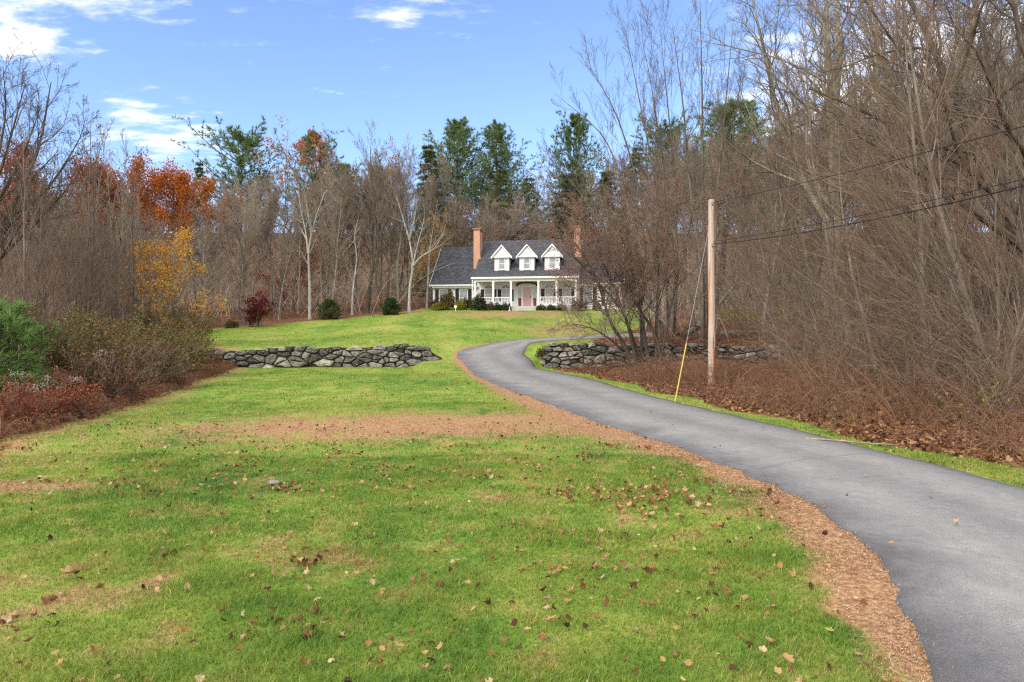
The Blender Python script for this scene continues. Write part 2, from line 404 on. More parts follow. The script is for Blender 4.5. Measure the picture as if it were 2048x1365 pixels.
def blades(n, y0, y1, ln, wd, segs):
    x, y = wedge(n, y0, y1)
    sdv, sv = road_sd(x, y)
    lm_ = lawn_mask(x, y, sdv, sv); dm_, st_ = dry_mask(x, y, sdv, sv)
    keep = (sdv > .03) & (rng.random(n) < lm_) & (rng.random(n) < 1 - .80 * np.clip(dm_ * 1.1, 0, 1) * np.clip(2.2 * fbm(x, y, 2.2, 40) - .25, 0, 1.1))
    x, y, sdv, dm_, st_ = x[keep], y[keep], sdv[keep], dm_[keep], st_[keep]; n = len(x)
    z = hz(x, y, sdv) - .008
    a = rng.random(n) * 2 * PI; lean = .25 + .75 * rng.random(n) ** 1.2
    tall = .45 + 1.25 * fbm(x, y, 1.6, 50)
    ll = ln * (.5 + .8 * rng.random(n)) * tall * (1 - .45 * np.clip(dm_, 0, 1))
    d = np.stack([np.cos(a) * lean, np.sin(a) * lean, np.ones(n)], 1); d = unit(d)
    sdir = np.stack([-np.sin(a + rng.normal(0, .7, n)), np.cos(a), np.zeros(n)], 1); w = (wd * (.6 + .7 * rng.random(n)))[:, None]
    p = np.stack([x, y, z], 1); tone = rng.random(n)
    if segs == 2:
        mid = p + d * (ll * .55)[:, None]
        d2 = unit(d + np.stack([np.cos(a), np.sin(a), -rng.random(n) * .9], 1) * .55)
        tip = mid + d2 * (ll * .5)[:, None]
        v = np.stack([p - sdir * w, p + sdir * w, mid + sdir * w * .8, mid - sdir * w * .8, tip], 1).reshape(-1, 3)
        base = np.arange(n)[:, None] * 5
        GR.add(v, base + np.array([[0, 1, 2, 3]]), base + np.array([[3, 2, 4]]), tone=np.repeat(tone, 5)); k = 5
    else:
        tip = p + d * ll[:, None]
        v = np.stack([p - sdir * w, p + sdir * w, tip], 1).reshape(-1, 3)
        GR.add(v, None, np.arange(n * 3).reshape(n, 3), tone=np.repeat(tone, 3)); k = 3
    gdry.append(np.repeat(dm_, k)); gstrip.append(np.repeat(st_, k))
blades(235000, 1.4, 5.2, .050, .0021, 2)
blades(265000, 5.2, 9.5, .052, .0032, 2)
blades(215000, 9.5, 17, .052, .0055, 1)
blades(150000, 17, 33, .055, .010, 1)
blades(70000, 33.5, 66, .08, .02, 1)
tag(GR.build('grass', bm, attrs={'dry': np.concatenate(gdry), 'strip': np.concatenate(gstrip)}), kind='stuff')

# ------------------------------------------------------------------ fallen leaves
def leaf_template(lobes, curl, seed):
    """a dry leaf: lobed outline either side of a midrib, curled along and across"""
    r = np.random.default_rng(seed); n = 9
    u = np.linspace(0, 1, n); w = .34 * np.sin(PI * np.clip(u, 0, 1) ** .8) + .015
    if lobes: w = w * (1 + .42 * np.cos(u * PI * 2 * 3.2 + .5)) + .01
    def bend(x, y): return curl * (x - .5) ** 2 * 1.6 + curl * 2.2 * y * y + .03 * np.sin(9 * x + 5 * y + seed)
    v = []
    for i in range(n):
        for k, s in ((0, -1), (1, 0), (2, 1)):
            yy = s * w[i] * (1 + .2 * r.normal()); v.append((u[i] - .5, yy, bend(u[i], yy)))
    v += [(-.5, -.008, .02), (-.5, .008, .02), (-.82, 0, .10)]
    q = [(3 * i + j, 3 * i + j + 3, 3 * i + j + 4, 3 * i + j + 1) for i in range(n - 1) for j in (0, 1)]
    return np.array(v), np.array(q), np.array([(n * 3, n * 3 + 1, n * 3 + 2)])
LT = [leaf_template(1, .5, 1), leaf_template(0, .9, 2), leaf_template(1, -.6, 3), leaf_template(0, .35, 4), leaf_template(1, 1.1, 5)]
def rots(n, tiltsd=.5):
    a = rng.random(n) * 2 * PI; tx = rng.normal(0, tiltsd, n); ty = rng.normal(0, tiltsd, n)
    ca, sa = np.cos(a), np.sin(a); o = np.zeros(n); i = np.ones(n)
    Rz = np.stack([np.stack([ca, -sa, o], 1), np.stack([sa, ca, o], 1), np.stack([o, o, i], 1)], 1)
    Rx = np.stack([np.stack([i, o, o], 1), np.stack([o, np.cos(tx), -np.sin(tx)], 1), np.stack([o, np.sin(tx), np.cos(tx)], 1)], 1)
    Ry = np.stack([np.stack([np.cos(ty), o, np.sin(ty)], 1), np.stack([o, i, o], 1), np.stack([-np.sin(ty), o, np.cos(ty)], 1)], 1)
    return Rz @ Rx @ Ry
dryleaf = leafmat('dry_leaf', [(0, (.045, .022, .014)), (.3, (.16, .07, .03)), (.55, (.30, .15, .065)), (.8, (.44, .27, .13)), (.93, (.52, .40, .25)), (1, (.42, .40, .10))], .2, 0)
def scatter(G_, x, y, size, tiltsd=.5, lift=.02, sdv=None, tone=None):
    t = rng.integers(0, len(LT), len(x))
    for k in range(len(LT)):
        s = t == k; n = int(s.sum())
        if not n: continue
        xx, yy = x[s], y[s]
        sz = size * rng.uniform(.6, 1.35, n)
        z = hz(xx, yy, 5. if sdv is None else sdv[s]) + lift
        G_.stamp(LT[k][0], LT[k][1], LT[k][2], np.stack([xx, yy, z], 1), rots(n, tiltsd), sz, rng.random(n) if tone is None else tone[s])
FL = Geo()
x, y = wedge(7200, 1.6, 13); sdv, sv = road_sd(x, y)
# leaves lie in loose drifts: more of them where a patch noise is high
k = (sdv > -.02) & (lawn_mask(x, y, sdv, sv) > .5) & (rng.random(len(x)) < .22 + 1.7 * np.clip(fbm(x, y, .8, 60) - .42, 0, 1) + .25 * (np.hypot(x - .9, y - 3.6) < 1.5))
scatter(FL, x[k], y[k], .046, .6, .026, sdv[k], rng.random(int(k.sum())) ** .95)
# small drifts where leaves have blown together
for (cx_, cy_) in zip(*wedge(46, 2.6, 11, -.75, .42)):
    m_ = int(rng.integers(6, 22)); x = rng.normal(cx_, .16, m_); y = rng.normal(cy_, .12, m_); sdv, sv = road_sd(x, y); k = sdv > .1
    scatter(FL, x[k], y[k], .05, .75, .022, sdv[k], rng.random(int(k.sum())) ** .9 * .95)
# the dark patch of leaves beside the drive, and the line along the right-hand verge
n = 260; x = rng.normal(1.35, .55, n); y = rng.normal(6.9, .38, n); sdv, _ = road_sd(x, y)
scatter(FL, x, y, .055, .5, .035, sdv, .2 + rng.random(n) * .7)
n = 420; x, y = wedge(n, 12, 32); sdv, sv = road_sd(x, y); k = (sdv > .05) & (lawn_mask(x, y, sdv, sv) > .5)
scatter(FL, x[k], y[k], .08, .4, .03, sdv[k])
# straw-coloured clippings and needles along the drive edge
n = 90000; ii = rng.random(n * 2) * (len(ROAD_L) - 1)
ex_, ey_ = np.interp(ii, np.arange(len(ROAD_L)), ROAD_L[:, 0]), np.interp(ii, np.arange(len(ROAD_L)), ROAD_L[:, 1])
kk = (ey_ > 2.2) & (ey_ < 30) & (rng.random(len(ey_)) < np.clip(6 / ey_, .15, 1)); ex_, ey_ = ex_[kk], ey_[kk]
o_ = rng.random(len(ex_)) ** 1.6 * np.interp(ey_, [2, 4.6, 8, 12, 30], [.34, .68, .88, 1.25, .5]) - .16
x, y = ex_ - o_ * .94, ey_ - o_ * .25; sdv, sv = road_sd(x, y)
k = (sdv > -.4) & (sv < 0) & (rng.random(len(x)) < .25 + 1.6 * np.clip(fbm(x, y, 2.6, 91) - .22, 0, 1)); x, y, sdv = x[k], y[k], np.maximum(sdv[k], 0); n = len(x)
a = rng.random(n) * 2 * PI; dl = .008 + .020 * rng.random(n)
p = np.stack([x, y, hz(x, y, sdv) + .004 + .015 * rng.random(n)], 1); d = np.stack([np.cos(a) * dl, np.sin(a) * dl, rng.normal(0, .008, n)], 1); e = np.stack([-np.sin(a), np.cos(a), np.zeros(n)], 1) * (.0009 + .00042 * y)[:, None]
NEED = Geo(); NEED.add(np.stack([p - e, p + e, p + d], 1).reshape(-1, 3), None, np.arange(3 * n).reshape(n, 3), tone=np.repeat(rng.random(n), 3))
needle = leafmat('dead_needles', [(0, (.10, .05, .028)), (.3, (.33, .18, .095)), (.7, (.52, .33, .195)), (1, (.68, .52, .36))], .15, 0)
tag(NEED.build('dead_needle_litter', needle), kind='stuff')
n = 26; x, y = wedge(n, 3.5, 14, 0, .75); sdv, _ = road_sd(x, y); k = sdv < -.25
scatter(FL, x[k], y[k], .05, .2, .075, sdv[k] * 0, .3 + .6 * rng.random(int(k.sum())))
tag(FL.build('fallen_leaves', dryleaf), kind='stuff')

# the biggest foreground leaves are things of their own
tones = {'tan': .78, 'rust': .45, 'dark': .08, 'pale': .92, 'green': 1.0}
def leaf_mesh(k, tn):
    key = (k, tn)
    if key not in _lm:
        v, q, t = LT[k]; g = Geo(); g.add(v, q, t, tone=tones[tn]); _lm[key] = g.mesh('fallen_leaf', dryleaf)
    return _lm[key]
_lm = {}
LEAVES = [(140, 1172, .11, 'tan', 4, 'large tan oak leaf standing on edge in a leaf clump on the lawn'),
    (317, 1196, .075, 'tan', 1, 'tan curled leaf lying alone right of the standing oak leaf'),
    (1102, 1260, .085, 'tan', 0, 'broad tan lobed leaf arched over the grass at the frame bottom'),
    (1030, 1266, .06, 'dark', 3, 'dark brown leaf beside the broad tan lobed leaf'),
    (1578, 1342, .07, 'tan', 3, 'orange tan leaf on the lawn edge nearest the drive'),
    (662, 1340, .05, 'pale', 2, 'whitish curled leaf lying in green foreground grass'),
    (1523, 1326, .06, 'pale', 1, 'pale cream curled leaf right of the orange ones near the drive'),
    (1755, 1204, .06, 'green', 3, 'pale green leaf lying in the straw strip beside the drive'),
    (935, 1180, .05, 'tan', 3, 'round tan leaf on a bare dry spot of lawn'),
    (1614, 1128, .06, 'pale', 1, 'cream leaf lying on the straw strip along the drive'),
    (1782, 1107, .05, 'tan', 0, 'tan leaf lying on the grey asphalt near its left edge')]
for (px, py, sz, tn, k, lab) in LEAVES:
    x, y = pix(px, py); s_ = float(road_sd([x], [y])[0][0])
    o = bpy.data.objects.new('fallen_leaf', leaf_mesh(k, tn)); COL.objects.link(o)
    o.location = (x, y, float(hz(x, y, max(s_, 0))) + (.055 if s_ > 0 else .075)); o.scale = (sz, sz, sz)
    o.rotation_euler = (random.Random(px).uniform(-.5, .5) + (1.0 if px == 140 else 0), random.Random(py).uniform(-.4, .4), px * .7)
    tag(o, lab, 'leaf')
XTRA = [(60, 1195), (95, 1190), (160, 1180), (205, 1178), (28, 1282), (18, 1305), (55, 1310), (40, 1345), (110, 1330), (190, 1325), (120, 1350), (372, 1284), (385, 1300), (430, 1305), (480, 1318), (615, 1195), (600, 1175), (740, 1335), (765, 1315), (785, 1300), (800, 1310), (820, 1280), (865, 1300), (880, 1310), (760, 1345), (850, 1325), (1010, 1300), (1170, 1262), (1215, 1265), (1195, 1250), (1240, 1210), (1285, 1215), (1165, 1165), (1130, 1145), (990, 1130), (915, 1130), (1480, 1290), (1500, 1300), (1555, 1360), (1080, 1290), (1300, 1290), (1340, 1240), (1390, 1240), (540, 1255), (515, 1140), (710, 1160), (960, 1090), (1415, 1190)]
for i, (px, py) in enumerate(XTRA):
    x, y = pix(px, min(py, 1362)); tn = ('tan', 'rust', 'dark', 'tan', 'rust')[i % 5]
    o = bpy.data.objects.new('fallen_leaf', leaf_mesh(i % 5, tn)); COL.objects.link(o)
    sz = .036 + .018 * random.Random(i).random()
    o.location = (x, y, float(hz(x, y)) + .045); o.scale = (sz, sz, sz)
    o.rotation_euler = (random.Random(i + 9).uniform(-.6, .6), random.Random(i + 5).uniform(-.5, .5), i * 1.7)
    tag(o, {'tan': 'tan dry leaf curled on the foreground lawn', 'rust': 'rust brown dry leaf curled on the foreground lawn', 'dark': 'dark brown crumpled leaf lying on the foreground lawn'}[tn], 'leaf', tn + ' leaves on the foreground lawn')

# leaf litter under the trees to the right, where single leaves still show
LI = Geo()
n = 26000; y = rng.uniform(7, 46, n); x = rng.uniform(0, .85, n) * y
sdv, sv = road_sd(x, y); lm_ = lawn_mask(x, y, sdv, sv)
k = (sv > 0) & (sdv > .3) & (lm_ < .75) & ~((y > 32.8) & (y < 33.7)); x, y, sdv = x[k], y[k], sdv[k]
scatter(LI, x, y, .095, .45, .03, sdv, rng.random(len(x)) ** 1.1 * .82)
n = 3600; x, y = wedge(n, 7, 34, -1.3, -.3); xl = np.interp(y, LAWN_LEFT[:, 1], LAWN_LEFT[:, 0]); k = (x < xl + .6) & (x > xl - 2.5)
scatter(LI, x[k], y[k], .085, .5, .03, None, .4 + .45 * rng.random(k.sum()))
tag(LI.build('leaf_litter', dryleaf), kind='stuff')

# ------------------------------------------------------------------ dry stone walls
stone, nt, b = mat('fieldstone'); b.inputs['Roughness'].default_value = .95; b.inputs['Specular IOR Level'].default_value = .1
n1 = noise(nt, 5, 6); n2_ = noise(nt, 14, 4); n4 = noise(nt, 2.2, 5)
ta = attr(nt, 'tone'); tr = ramp(nt, [(0, (.045, .04, .036)), (.25, (.13, .12, .108)), (.55, (.26, .248, .23)), (.82, (.38, .345, .30)), (1, (.56, .545, .52))]); L(nt, ta, 'Fac', tr, 'Fac')
r1 = ramp(nt, [(.32, (.45, .45, .45)), (.62, (1.15, 1.13, 1.1))]); L(nt, n1, 'Fac', r1, 'Fac')
mx = mixc(nt, 1., (tr, 'Color'), (r1, 'Color'), 'MULTIPLY')
lf = N(nt, 'ShaderNodeMapRange'); lf.inputs['From Min'].default_value = .56; lf.inputs['From Max'].default_value = .66; L(nt, n2_, 'Fac', lf, 'Value')
mx2 = mixc(nt, (mth(nt, 'MULTIPLY', (lf, 'Result'), .7), 'Value'), (mx, 2), (.30, .31, .27))       # pale lichen
mf = N(nt, 'ShaderNodeMapRange'); mf.inputs['From Min'].default_value = .58; mf.inputs['From Max'].default_value = .7; L(nt, n4, 'Fac', mf, 'Value')
mx3 = mixc(nt, (mth(nt, 'MULTIPLY', (mf, 'Result'), .6), 'Value'), (mx2, 2), (.05, .06, .022))        # moss
L(nt, mx3, 2, b, 'Base Color'); bump(nt, n1, 'Fac', b, .05, .8)
def clip(poly, m, nrm):
    out = []
    for i in range(len(poly)):
        a, c = poly[i], poly[(i + 1) % len(poly)]
        da, dc = (a - m) @ nrm, (c - m) @ nrm
        if da <= 0: out.append(a)
        if (da < 0 < dc) or (dc < 0 < da): out.append(a + (c - a) * (da / (da - dc)))
    return np.array(out)
def stone_wall(name, A, B, zb, zt, depth, cw, ch, seed):
    """irregular fitted stones: each an outline in the wall's face, rounded forward and carried back through the wall"""
    r = np.random.default_rng(seed); A = np.array(A, float); B = np.array(B, float)
    Ln = np.linalg.norm(B - A); d = (B - A) / Ln; nrm = np.array([d[1], -d[0]])     # towards the viewer
    Hm = 1.6; seeds = []
    rows = int(Hm / ch) + 2
    for j in range(-1, rows):
        fch = ch * (1.15 if j < 2 else .85)
        ncol = int(Ln / (cw * (1.25 if j < 2 else .9))) + 2; off = r.random()
        for i in range(-1, ncol):
            if r.random() < .27: continue
            seeds.append(((i + off + r.normal(0, .27)) * Ln / (ncol - 1), (j + .5) * ch + r.normal(0, .30) * ch))
    S = np.array(seeds); asp = np.array([1, cw / ch * 1.0]); T = S * asp
    G_ = Geo()
    for i, s in enumerate(T):
        px_ = S[i, 0]
        if px_ < 0 or px_ > Ln: continue
        hb, ht = zb(px_), zt(px_)
        zc = S[i, 1] + hb
        if zc > ht - .04 or S[i, 1] < -.1: continue
        poly = s + np.array([(-1, -1), (1, -1), (1, 1), (-1, 1)]) * .9
        dd = np.linalg.norm(T - s, axis=1)
        for k in np.argsort(dd)[1:16]:
            # ghosts above the coping do not shape the stones below them
            poly = clip(poly, (s + T[k]) / 2, T[k] - s)
            if len(poly) < 3: break
        if len(poly) < 3: continue
        poly = poly / asp
        pts = []
        for a, c in zip(poly, np.roll(poly, -1, 0)):
            nn = max(1, int(np.linalg.norm(c - a) / .11))
            for q in range(nn): pts.append(a + (c - a) * q / nn)
        pts = np.array(pts); c = pts.mean(0)
        pts = c + (pts - c) * (1 - .018 / np.maximum(np.linalg.norm(pts - c, axis=1), .03))[:, None]
        pts = pts + r.normal(0, .011, pts.shape)
        # soften corners
        pts = .72 * pts + .14 * (np.roll(pts, 1, 0) + np.roll(pts, -1, 0))
        top = ht - hb
        pts[:, 1] = np.minimum(pts[:, 1], top + .05 * r.random() + .02 * r.normal(size=len(pts)))
        pts[:, 0] = np.clip(pts[:, 0], -.25, Ln + .25)
        n = len(pts); f0 = depth / 2 + r.normal(0, .035); tiltx, tiltz = r.normal(0, .10, 2)
        V_ = []
        for (sc_, off) in ((.93, -depth / 2 + .05), (1.0, -depth / 2 + .15), (1.0, f0 - .06), (.92, f0 + r.normal(0, .012)), (.66, f0 + .025 + abs(r.normal(0, .02))), (.33, f0 + .03 + abs(r.normal(0, .025)))):
            q = c + (pts - c) * sc_
            o = off + ((q[:, 0] - c[0]) * tiltx + (q[:, 1] - c[1]) * tiltz if off > 0 else 0) + r.normal(0, .013, n)
            w = A + d * q[:, :1] + nrm * np.reshape(o, (-1, 1)) * np.ones((n, 1))
            V_.append(np.column_stack([w, hb + q[:, 1]]))
        cen = V_[-1].mean(0); V_ = np.vstack(V_ + [cen[None]])
        Q = []
        for k in range(5):
            for j in range(n): Q.append((k * n + j, k * n + (j + 1) % n, (k + 1) * n + (j + 1) % n, (k + 1) * n + j))
        Tt = [(5 * n + j, 5 * n + (j + 1) % n, 6 * n) for j in range(n)]
        G_.add(V_, Q, Tt, tone=np.clip(r.beta(2.2, 2.6) * .9 + (.25 if r.random() < .07 else 0), 0, 1))
    # dark packed core behind the face
    ks = np.linspace(.15, Ln - .15, max(8, int(Ln * 3)))
    pr = []
    for s in ks:
        for (o, up_) in ((depth * .28, 0), (depth * .28, 1), (-depth * .3, 1), (-depth * .3, 0)):
            w = A + d * s + nrm * o
            pr.append((w[0], w[1], zb(s) - .15 if not up_ else max(zb(s) + .02, zt(s) - .13)))
    m = len(ks); iv = np.arange(m * 4).reshape(m, 4); Q = []
    for k in range(m - 1):
        for j in range(4): Q.append((iv[k, j], iv[k, (j + 1) % 4], iv[k + 1, (j + 1) % 4], iv[k + 1, j]))
    Q += [tuple(iv[0]), tuple(iv[-1][::-1])]
    G_.add(pr, Q, tone=.0)
    return G_.build(name, stone)
o = stone_wall('stone_wall', (-19, 33.2), (-3.25, 33.0),
    lambda s: float(h(-19 + s, 32.7)) - .06,
    lambda s: float(np.interp(s, [0, 3, 5.5, 9, 12.5, 14.4, 15.1, 15.8], [1.05, 1.15, 1.25, 1.36, 1.45, 1.47, 1.2, .84])) + .05 * math.sin(s * 2.3) * math.sin(s * .9 + 1), .62, .42, .21, 5)
tag(o, 'grey dry stone wall left of the drive, fully exposed across the lawn', 'stone wall')
o = stone_wall('stone_wall', (1.45, 32.75), (26, 34.4),
    lambda s: float(h(1.45 + s, 32.3)) - .06,
    lambda s: float(np.interp(s, [0, .3, 3, 7, 11, 13, 14, 18, 25], [1.35, 1.52, 1.5, 1.46, 1.42, 1.38, 1.2, 1.15, 1.2])) + .06 * math.sin(s * 2.0) * math.sin(s * .7 + 2), .62, .46, .21, 8)
tag(o, 'mossy dry stone wall right of the drive, half hidden by brush', 'stone wall')
# ------------------------------------------------------------------ trees: growth
Z = np.array([0, 0, 1.])
def shoots(r, P, R, per, t0, t1, ang, angj, length, n, up, wob, rr, rmin, drift=(0, 0, 0), keep=1.0, tip=.25, bank=None):
    """side shoots along each parent path. length(parentlength, t) gives their lengths. Returns paths (B,n,3), radii (B,n)."""
    B, m = P.shape[:2]
    plen = np.linalg.norm(P[:, 1:] - P[:, :-1], axis=2).sum(1)
    bi = np.repeat(np.arange(B), per); ki = np.tile(np.arange(per), B)
    t = t0 + (t1 - t0) * (ki + r.random(B * per)) / per
    if keep < 1: s = r.random(B * per) < keep; bi, ki, t = bi[s], ki[s], t[s]
    C = len(bi); f = t * (m - 1); i0 = np.minimum(f.astype(int), m - 2); fr = (f - i0)[:, None]
    p0, p1 = P[bi, i0], P[bi, i0 + 1]
    pos = p0 * (1 - fr) + p1 * fr; tan = unit(p1 - p0); rad = R[bi, i0] * (1 - fr[:, 0]) + R[bi, i0 + 1] * fr[:, 0]
    az = ki * 2.399 + np.repeat(r.random(B) * 6.28, per)[:C] * (1 if keep >= 1 else 1) + r.normal(0, .5, C)
    ref = np.where(np.abs(tan[:, 2:3]) < .8, Z, np.array([1., 0, 0])); U = unit(np.cross(tan, ref)); V = np.cross(tan, U)
    th = ang + r.normal(0, angj, C)
    d = np.cos(th)[:, None] * tan + np.sin(th)[:, None] * (np.cos(az)[:, None] * U + np.sin(az)[:, None] * V)
    ln = length(plen[bi], t) * r.uniform(.65, 1.25, C)
    st = (ln / (n - 1))[:, None]; pts = [pos]; p = pos
    dr = np.asarray(drift, float)
    for i in range(n - 1):
        d = unit(d + up * Z + dr + wob * r.normal(size=d.shape)); p = p + d * st; pts.append(p)
    r0 = np.maximum(np.minimum(rad * rr, rad * .95), rmin)
    prof = np.linspace(1, tip, n)
    return np.stack(pts, 1), np.maximum(r0[:, None] * prof[None], rmin * .6)
def stem(r, base, d, H, n, r0, tip=.12, up=.06, wob=.05, flare=.35):
    d = unit(np.array(d, float)); p = np.array(base, float); pts = [p]
    for i in range(n - 1):
        d = unit(d + up * Z + wob * r.normal(size=3)); p = p + d * H / (n - 1); pts.append(p)
    u = np.linspace(0, 1, n); rad = r0 * (1 - (1 - tip) * u) * (1 + flare * np.exp(-u * n * .9))
    return np.array(pts), rad
def path(pts, n, r0, tip):
    P = catmull3(pts, 8); s = np.concatenate([[0], np.cumsum(np.linalg.norm(np.diff(P, axis=0), axis=1))])
    u = np.linspace(0, s[-1], n); q = np.stack([np.interp(u, s, P[:, k]) for k in range(3)], 1)
    return q, r0 * (1 - (1 - tip) * np.linspace(0, 1, n)) * (1 + .3 * np.exp(-np.arange(n) * .9))
def catmull3(P, per):
    P = np.asarray(P, float); Q = np.vstack([2 * P[0] - P[1], P, 2 * P[-1] - P[-2]]); out = []
    for i in range(1, len(Q) - 2):
        for t in np.arange(per) / per:
            a, b, c, d = Q[i - 1], Q[i], Q[i + 1], Q[i + 2]
            out.append(.5 * (2 * b + (c - a) * t + (2 * a - 5 * b + 4 * c - d) * t ** 2 + (3 * b - a - 3 * c + d) * t ** 3))
    return np.array(out + [P[-1]])

M_bark = bark('grey_brown_bark', (.14, .118, .098), (.30, .262, .222))
M_twig = bark('brown_twig', (.195, .160, .128), (.34, .285, .235), 3, .25)
M_twigr = bark('reddish_twig', (.195, .145, .112), (.335, .255, .20), 3, .2)
M_grey = bark('grey_twig', (.105, .088, .072), (.215, .184, .154), 3, .2)
M_brownt = bark('brown_shoot', (.145, .098, .068), (.27, .188, .132), 3, .28)
M_mid = bark('grey_bark', (.08, .066, .054), (.185, .156, .13))
M_slim = bark('slim_bark', (.105, .085, .068), (.225, .188, .155))
M_dark = bark('dark_bark', (.05, .04, .033), (.14, .112, .09))
M_tan = bark('tan_bark', (.16, .128, .10), (.32, .265, .21))
M_birch = bark('white_birch_bark', (.22, .205, .185), (.47, .455, .43), 9, .05)
M_pinebark = bark('pine_bark', (.06, .045, .036), (.13, .10, .082))
M_lichen = bark('lichen_bark', (.11, .096, .07), (.28, .262, .19))

def tree(name, stems, specs, tm, cm, seed, leaves=None, limbs_in_trunk=1, sides=(8, 5, 4, 3, 3)):
    """stems: list of (path, radii); specs: one dict of shoots() settings per order; the first orders go to the trunk part,
    the rest to the crown part. leaves: dict(order, per, size, mat) adds leaf cards to the crown's tips"""
    r = np.random.default_rng(seed)
    root = empty(name)
    tg, cg = Geo(), Geo(); levels = [[s] for s in ()]
    cur = [(s[0][None], s[1][None]) for s in stems]
    for P, R in cur: tg.tubes(P, R, sides[0])
    for k, sp in enumerate(specs):
        nxt = []
        for P, R in cur:
            q = shoots(r, P, R, **sp)
            if len(q[0]): nxt.append(q)
        cur = nxt
        for P, R in cur: (tg if k < limbs_in_trunk else cg).tubes(P, R, sides[min(k + 1, 4)])
    tg.build('trunk', tm, root, True)
    cr = None
    if cg.n: cr = cg.build('crown', cm, root, True)
    if leaves:
        lg = Geo(); P = np.concatenate([c[0] for c in cur]); B, n = P.shape[:2]
        m = leaves['per']; s = r.random(B) < leaves.get('keep', 1)
        P = P[s]; B = len(P)
        bi = np.repeat(np.arange(B), m); f = r.random(B * m) ** .6 * (n - 1); i0 = np.minimum(f.astype(int), n - 2); fr = (f - i0)[:, None]
        pos = P[bi, i0] * (1 - fr) + P[bi, i0 + 1] * fr + r.normal(0, leaves.get('jit', .08), (B * m, 3))
        if 'zone' in leaves: pos = pos[leaves['zone'](pos, r)]
        lg.cards(pos, leaves['size'], up=-.3, asp=.75, r=r); lg.build('foliage', leaves['mat'], root)
    return root
def sp(per, t0, t1, ang, frac, n, up, wob, rr, rmin, drift=(0, 0, 0), angj=.18, fall=.5, keep=.9, tip=.25, cap=9):
    """length is a share of the parent's, falling off towards the parent's end"""
    return dict(per=per, t0=t0, t1=t1, ang=ang, angj=angj, n=n, up=up, wob=wob, rr=rr, rmin=rmin, drift=drift, keep=keep, tip=tip,
                length=lambda pl, t, frac=frac, fall=fall, t0=t0, t1=t1: np.minimum(pl * frac * (1 - fall * (t - t0) / (t1 - t0)), cap))

# forest trees: long bare stem, narrow rising crown
def forest_tree(seed, H, bare=.42, r0=.15, tm=M_bark, cm=M_twig, leaves=None, lean=.05, n1=25, wide=.26):
    r = np.random.default_rng(seed)
    s = [stem(r, (0, 0, -.3), (r.normal(0, lean), r.normal(0, lean), 1), H, 14, r0)]
    if r.random() < .4:       # forked
        k = 6; q = stem(r, s[0][0][k], (r.normal(0, .35), r.normal(0, .35), 1), H * .55, 10, s[0][1][k] * .8, flare=0); s.append(q)
    return tree('bare_tree', s, [
        sp(n1, bare, .97, .62, wide, 6, .11, .07, .42, .013, fall=.5),
        sp(8, .15, .98, .5, .52, 5, .10, .07, .5, .010),
        sp(6, .15, 1., .46, .58, 4, .08, .07, .6, .0085),
        sp(5, .1, 1., .44, .66, 3, .06, .07, .8, .0075)], tm, cm, seed, leaves)
FT = [forest_tree(100 + i, *a) for i, a in enumerate([(15.5, .30), (17, .36, .17), (13.5, .22, .11), (16, .26, .15, M_bark, M_twigr), (14.5, .36, .10), (18, .32, .18, M_mid, M_twig, None, .08), (15, .24, .10, M_tan, M_twigr, None, .06)])]
# broad trees with big limbs
def broad_tree(seed, H, r0, name='bare_tree', leaves=None, tm=M_bark, cm=M_twig, drift=(0, 0, 0), nst=1, spread=.35, per=(12, 8, 7, 6), bare=.28, a1=.85, f1=.55):
    r = np.random.default_rng(seed); s = []
    main = stem(r, (0, 0, -.4), (r.normal(0, .08), r.normal(0, .08), 1), H * .92, 14, r0, tip=.10, wob=.09, flare=.5); s.append(main)
    for i in range(nst):
        k = 3 + i; a = r.random() * 6.28
        s.append(stem(r, main[0][k], (math.cos(a) * spread * 2, math.sin(a) * spread * 2, 1), H * .7, 11, main[1][k] * .72, up=.1, wob=.09, flare=0))
    return tree(name, s, [
        sp(per[0], bare, .97, a1, f1, 8, .06, .13, .55, .016, drift=drift, fall=.55, angj=.25),
        sp(per[1], .2, .98, .72, .46, 5, .06, .14, .6, .009, drift=drift),
        sp(per[2], .2, 1., .65, .48, 4, .05, .14, .65, .0065),
        sp(per[3], .15, 1., .62, .54, 3, .03, .12, .8, .0055)], tm, cm, seed, leaves, limbs_in_trunk=1)
# vase: many rising stems from one foot
def vase_tree(seed, H, nst, spread, lean=(0, 0), r0=.11, name='bare_tree', cm=M_twig, tm=M_bark, upc=.05):
    r = np.random.default_rng(seed); s = []
    for i in range(nst):
        a = 6.283 * i / nst + r.normal(0, .3); k = spread * (.35 + .8 * r.random())
        s.append(stem(r, (math.cos(a) * .35, math.sin(a) * .35, -.3), (math.cos(a) * k + lean[0], math.sin(a) * k + lean[1], 1), H * r.uniform(.78, 1.05), 14, r0 * r.uniform(.7, 1.1), up=upc, wob=.05, tip=.08))
    return tree(name, s, [
        sp(17, .22, .98, .42, .30, 7, .10, .07, .5, .010, fall=.6),
        sp(7, .2, .98, .42, .38, 5, .07, .09, .6, .007),
        sp(6, .2, 1., .45, .44, 4, .05, .10, .7, .0065, keep=.9),
        sp(5, .15, 1., .5, .5, 3, .03, .10, .8, .0055)], tm, cm, seed, None)
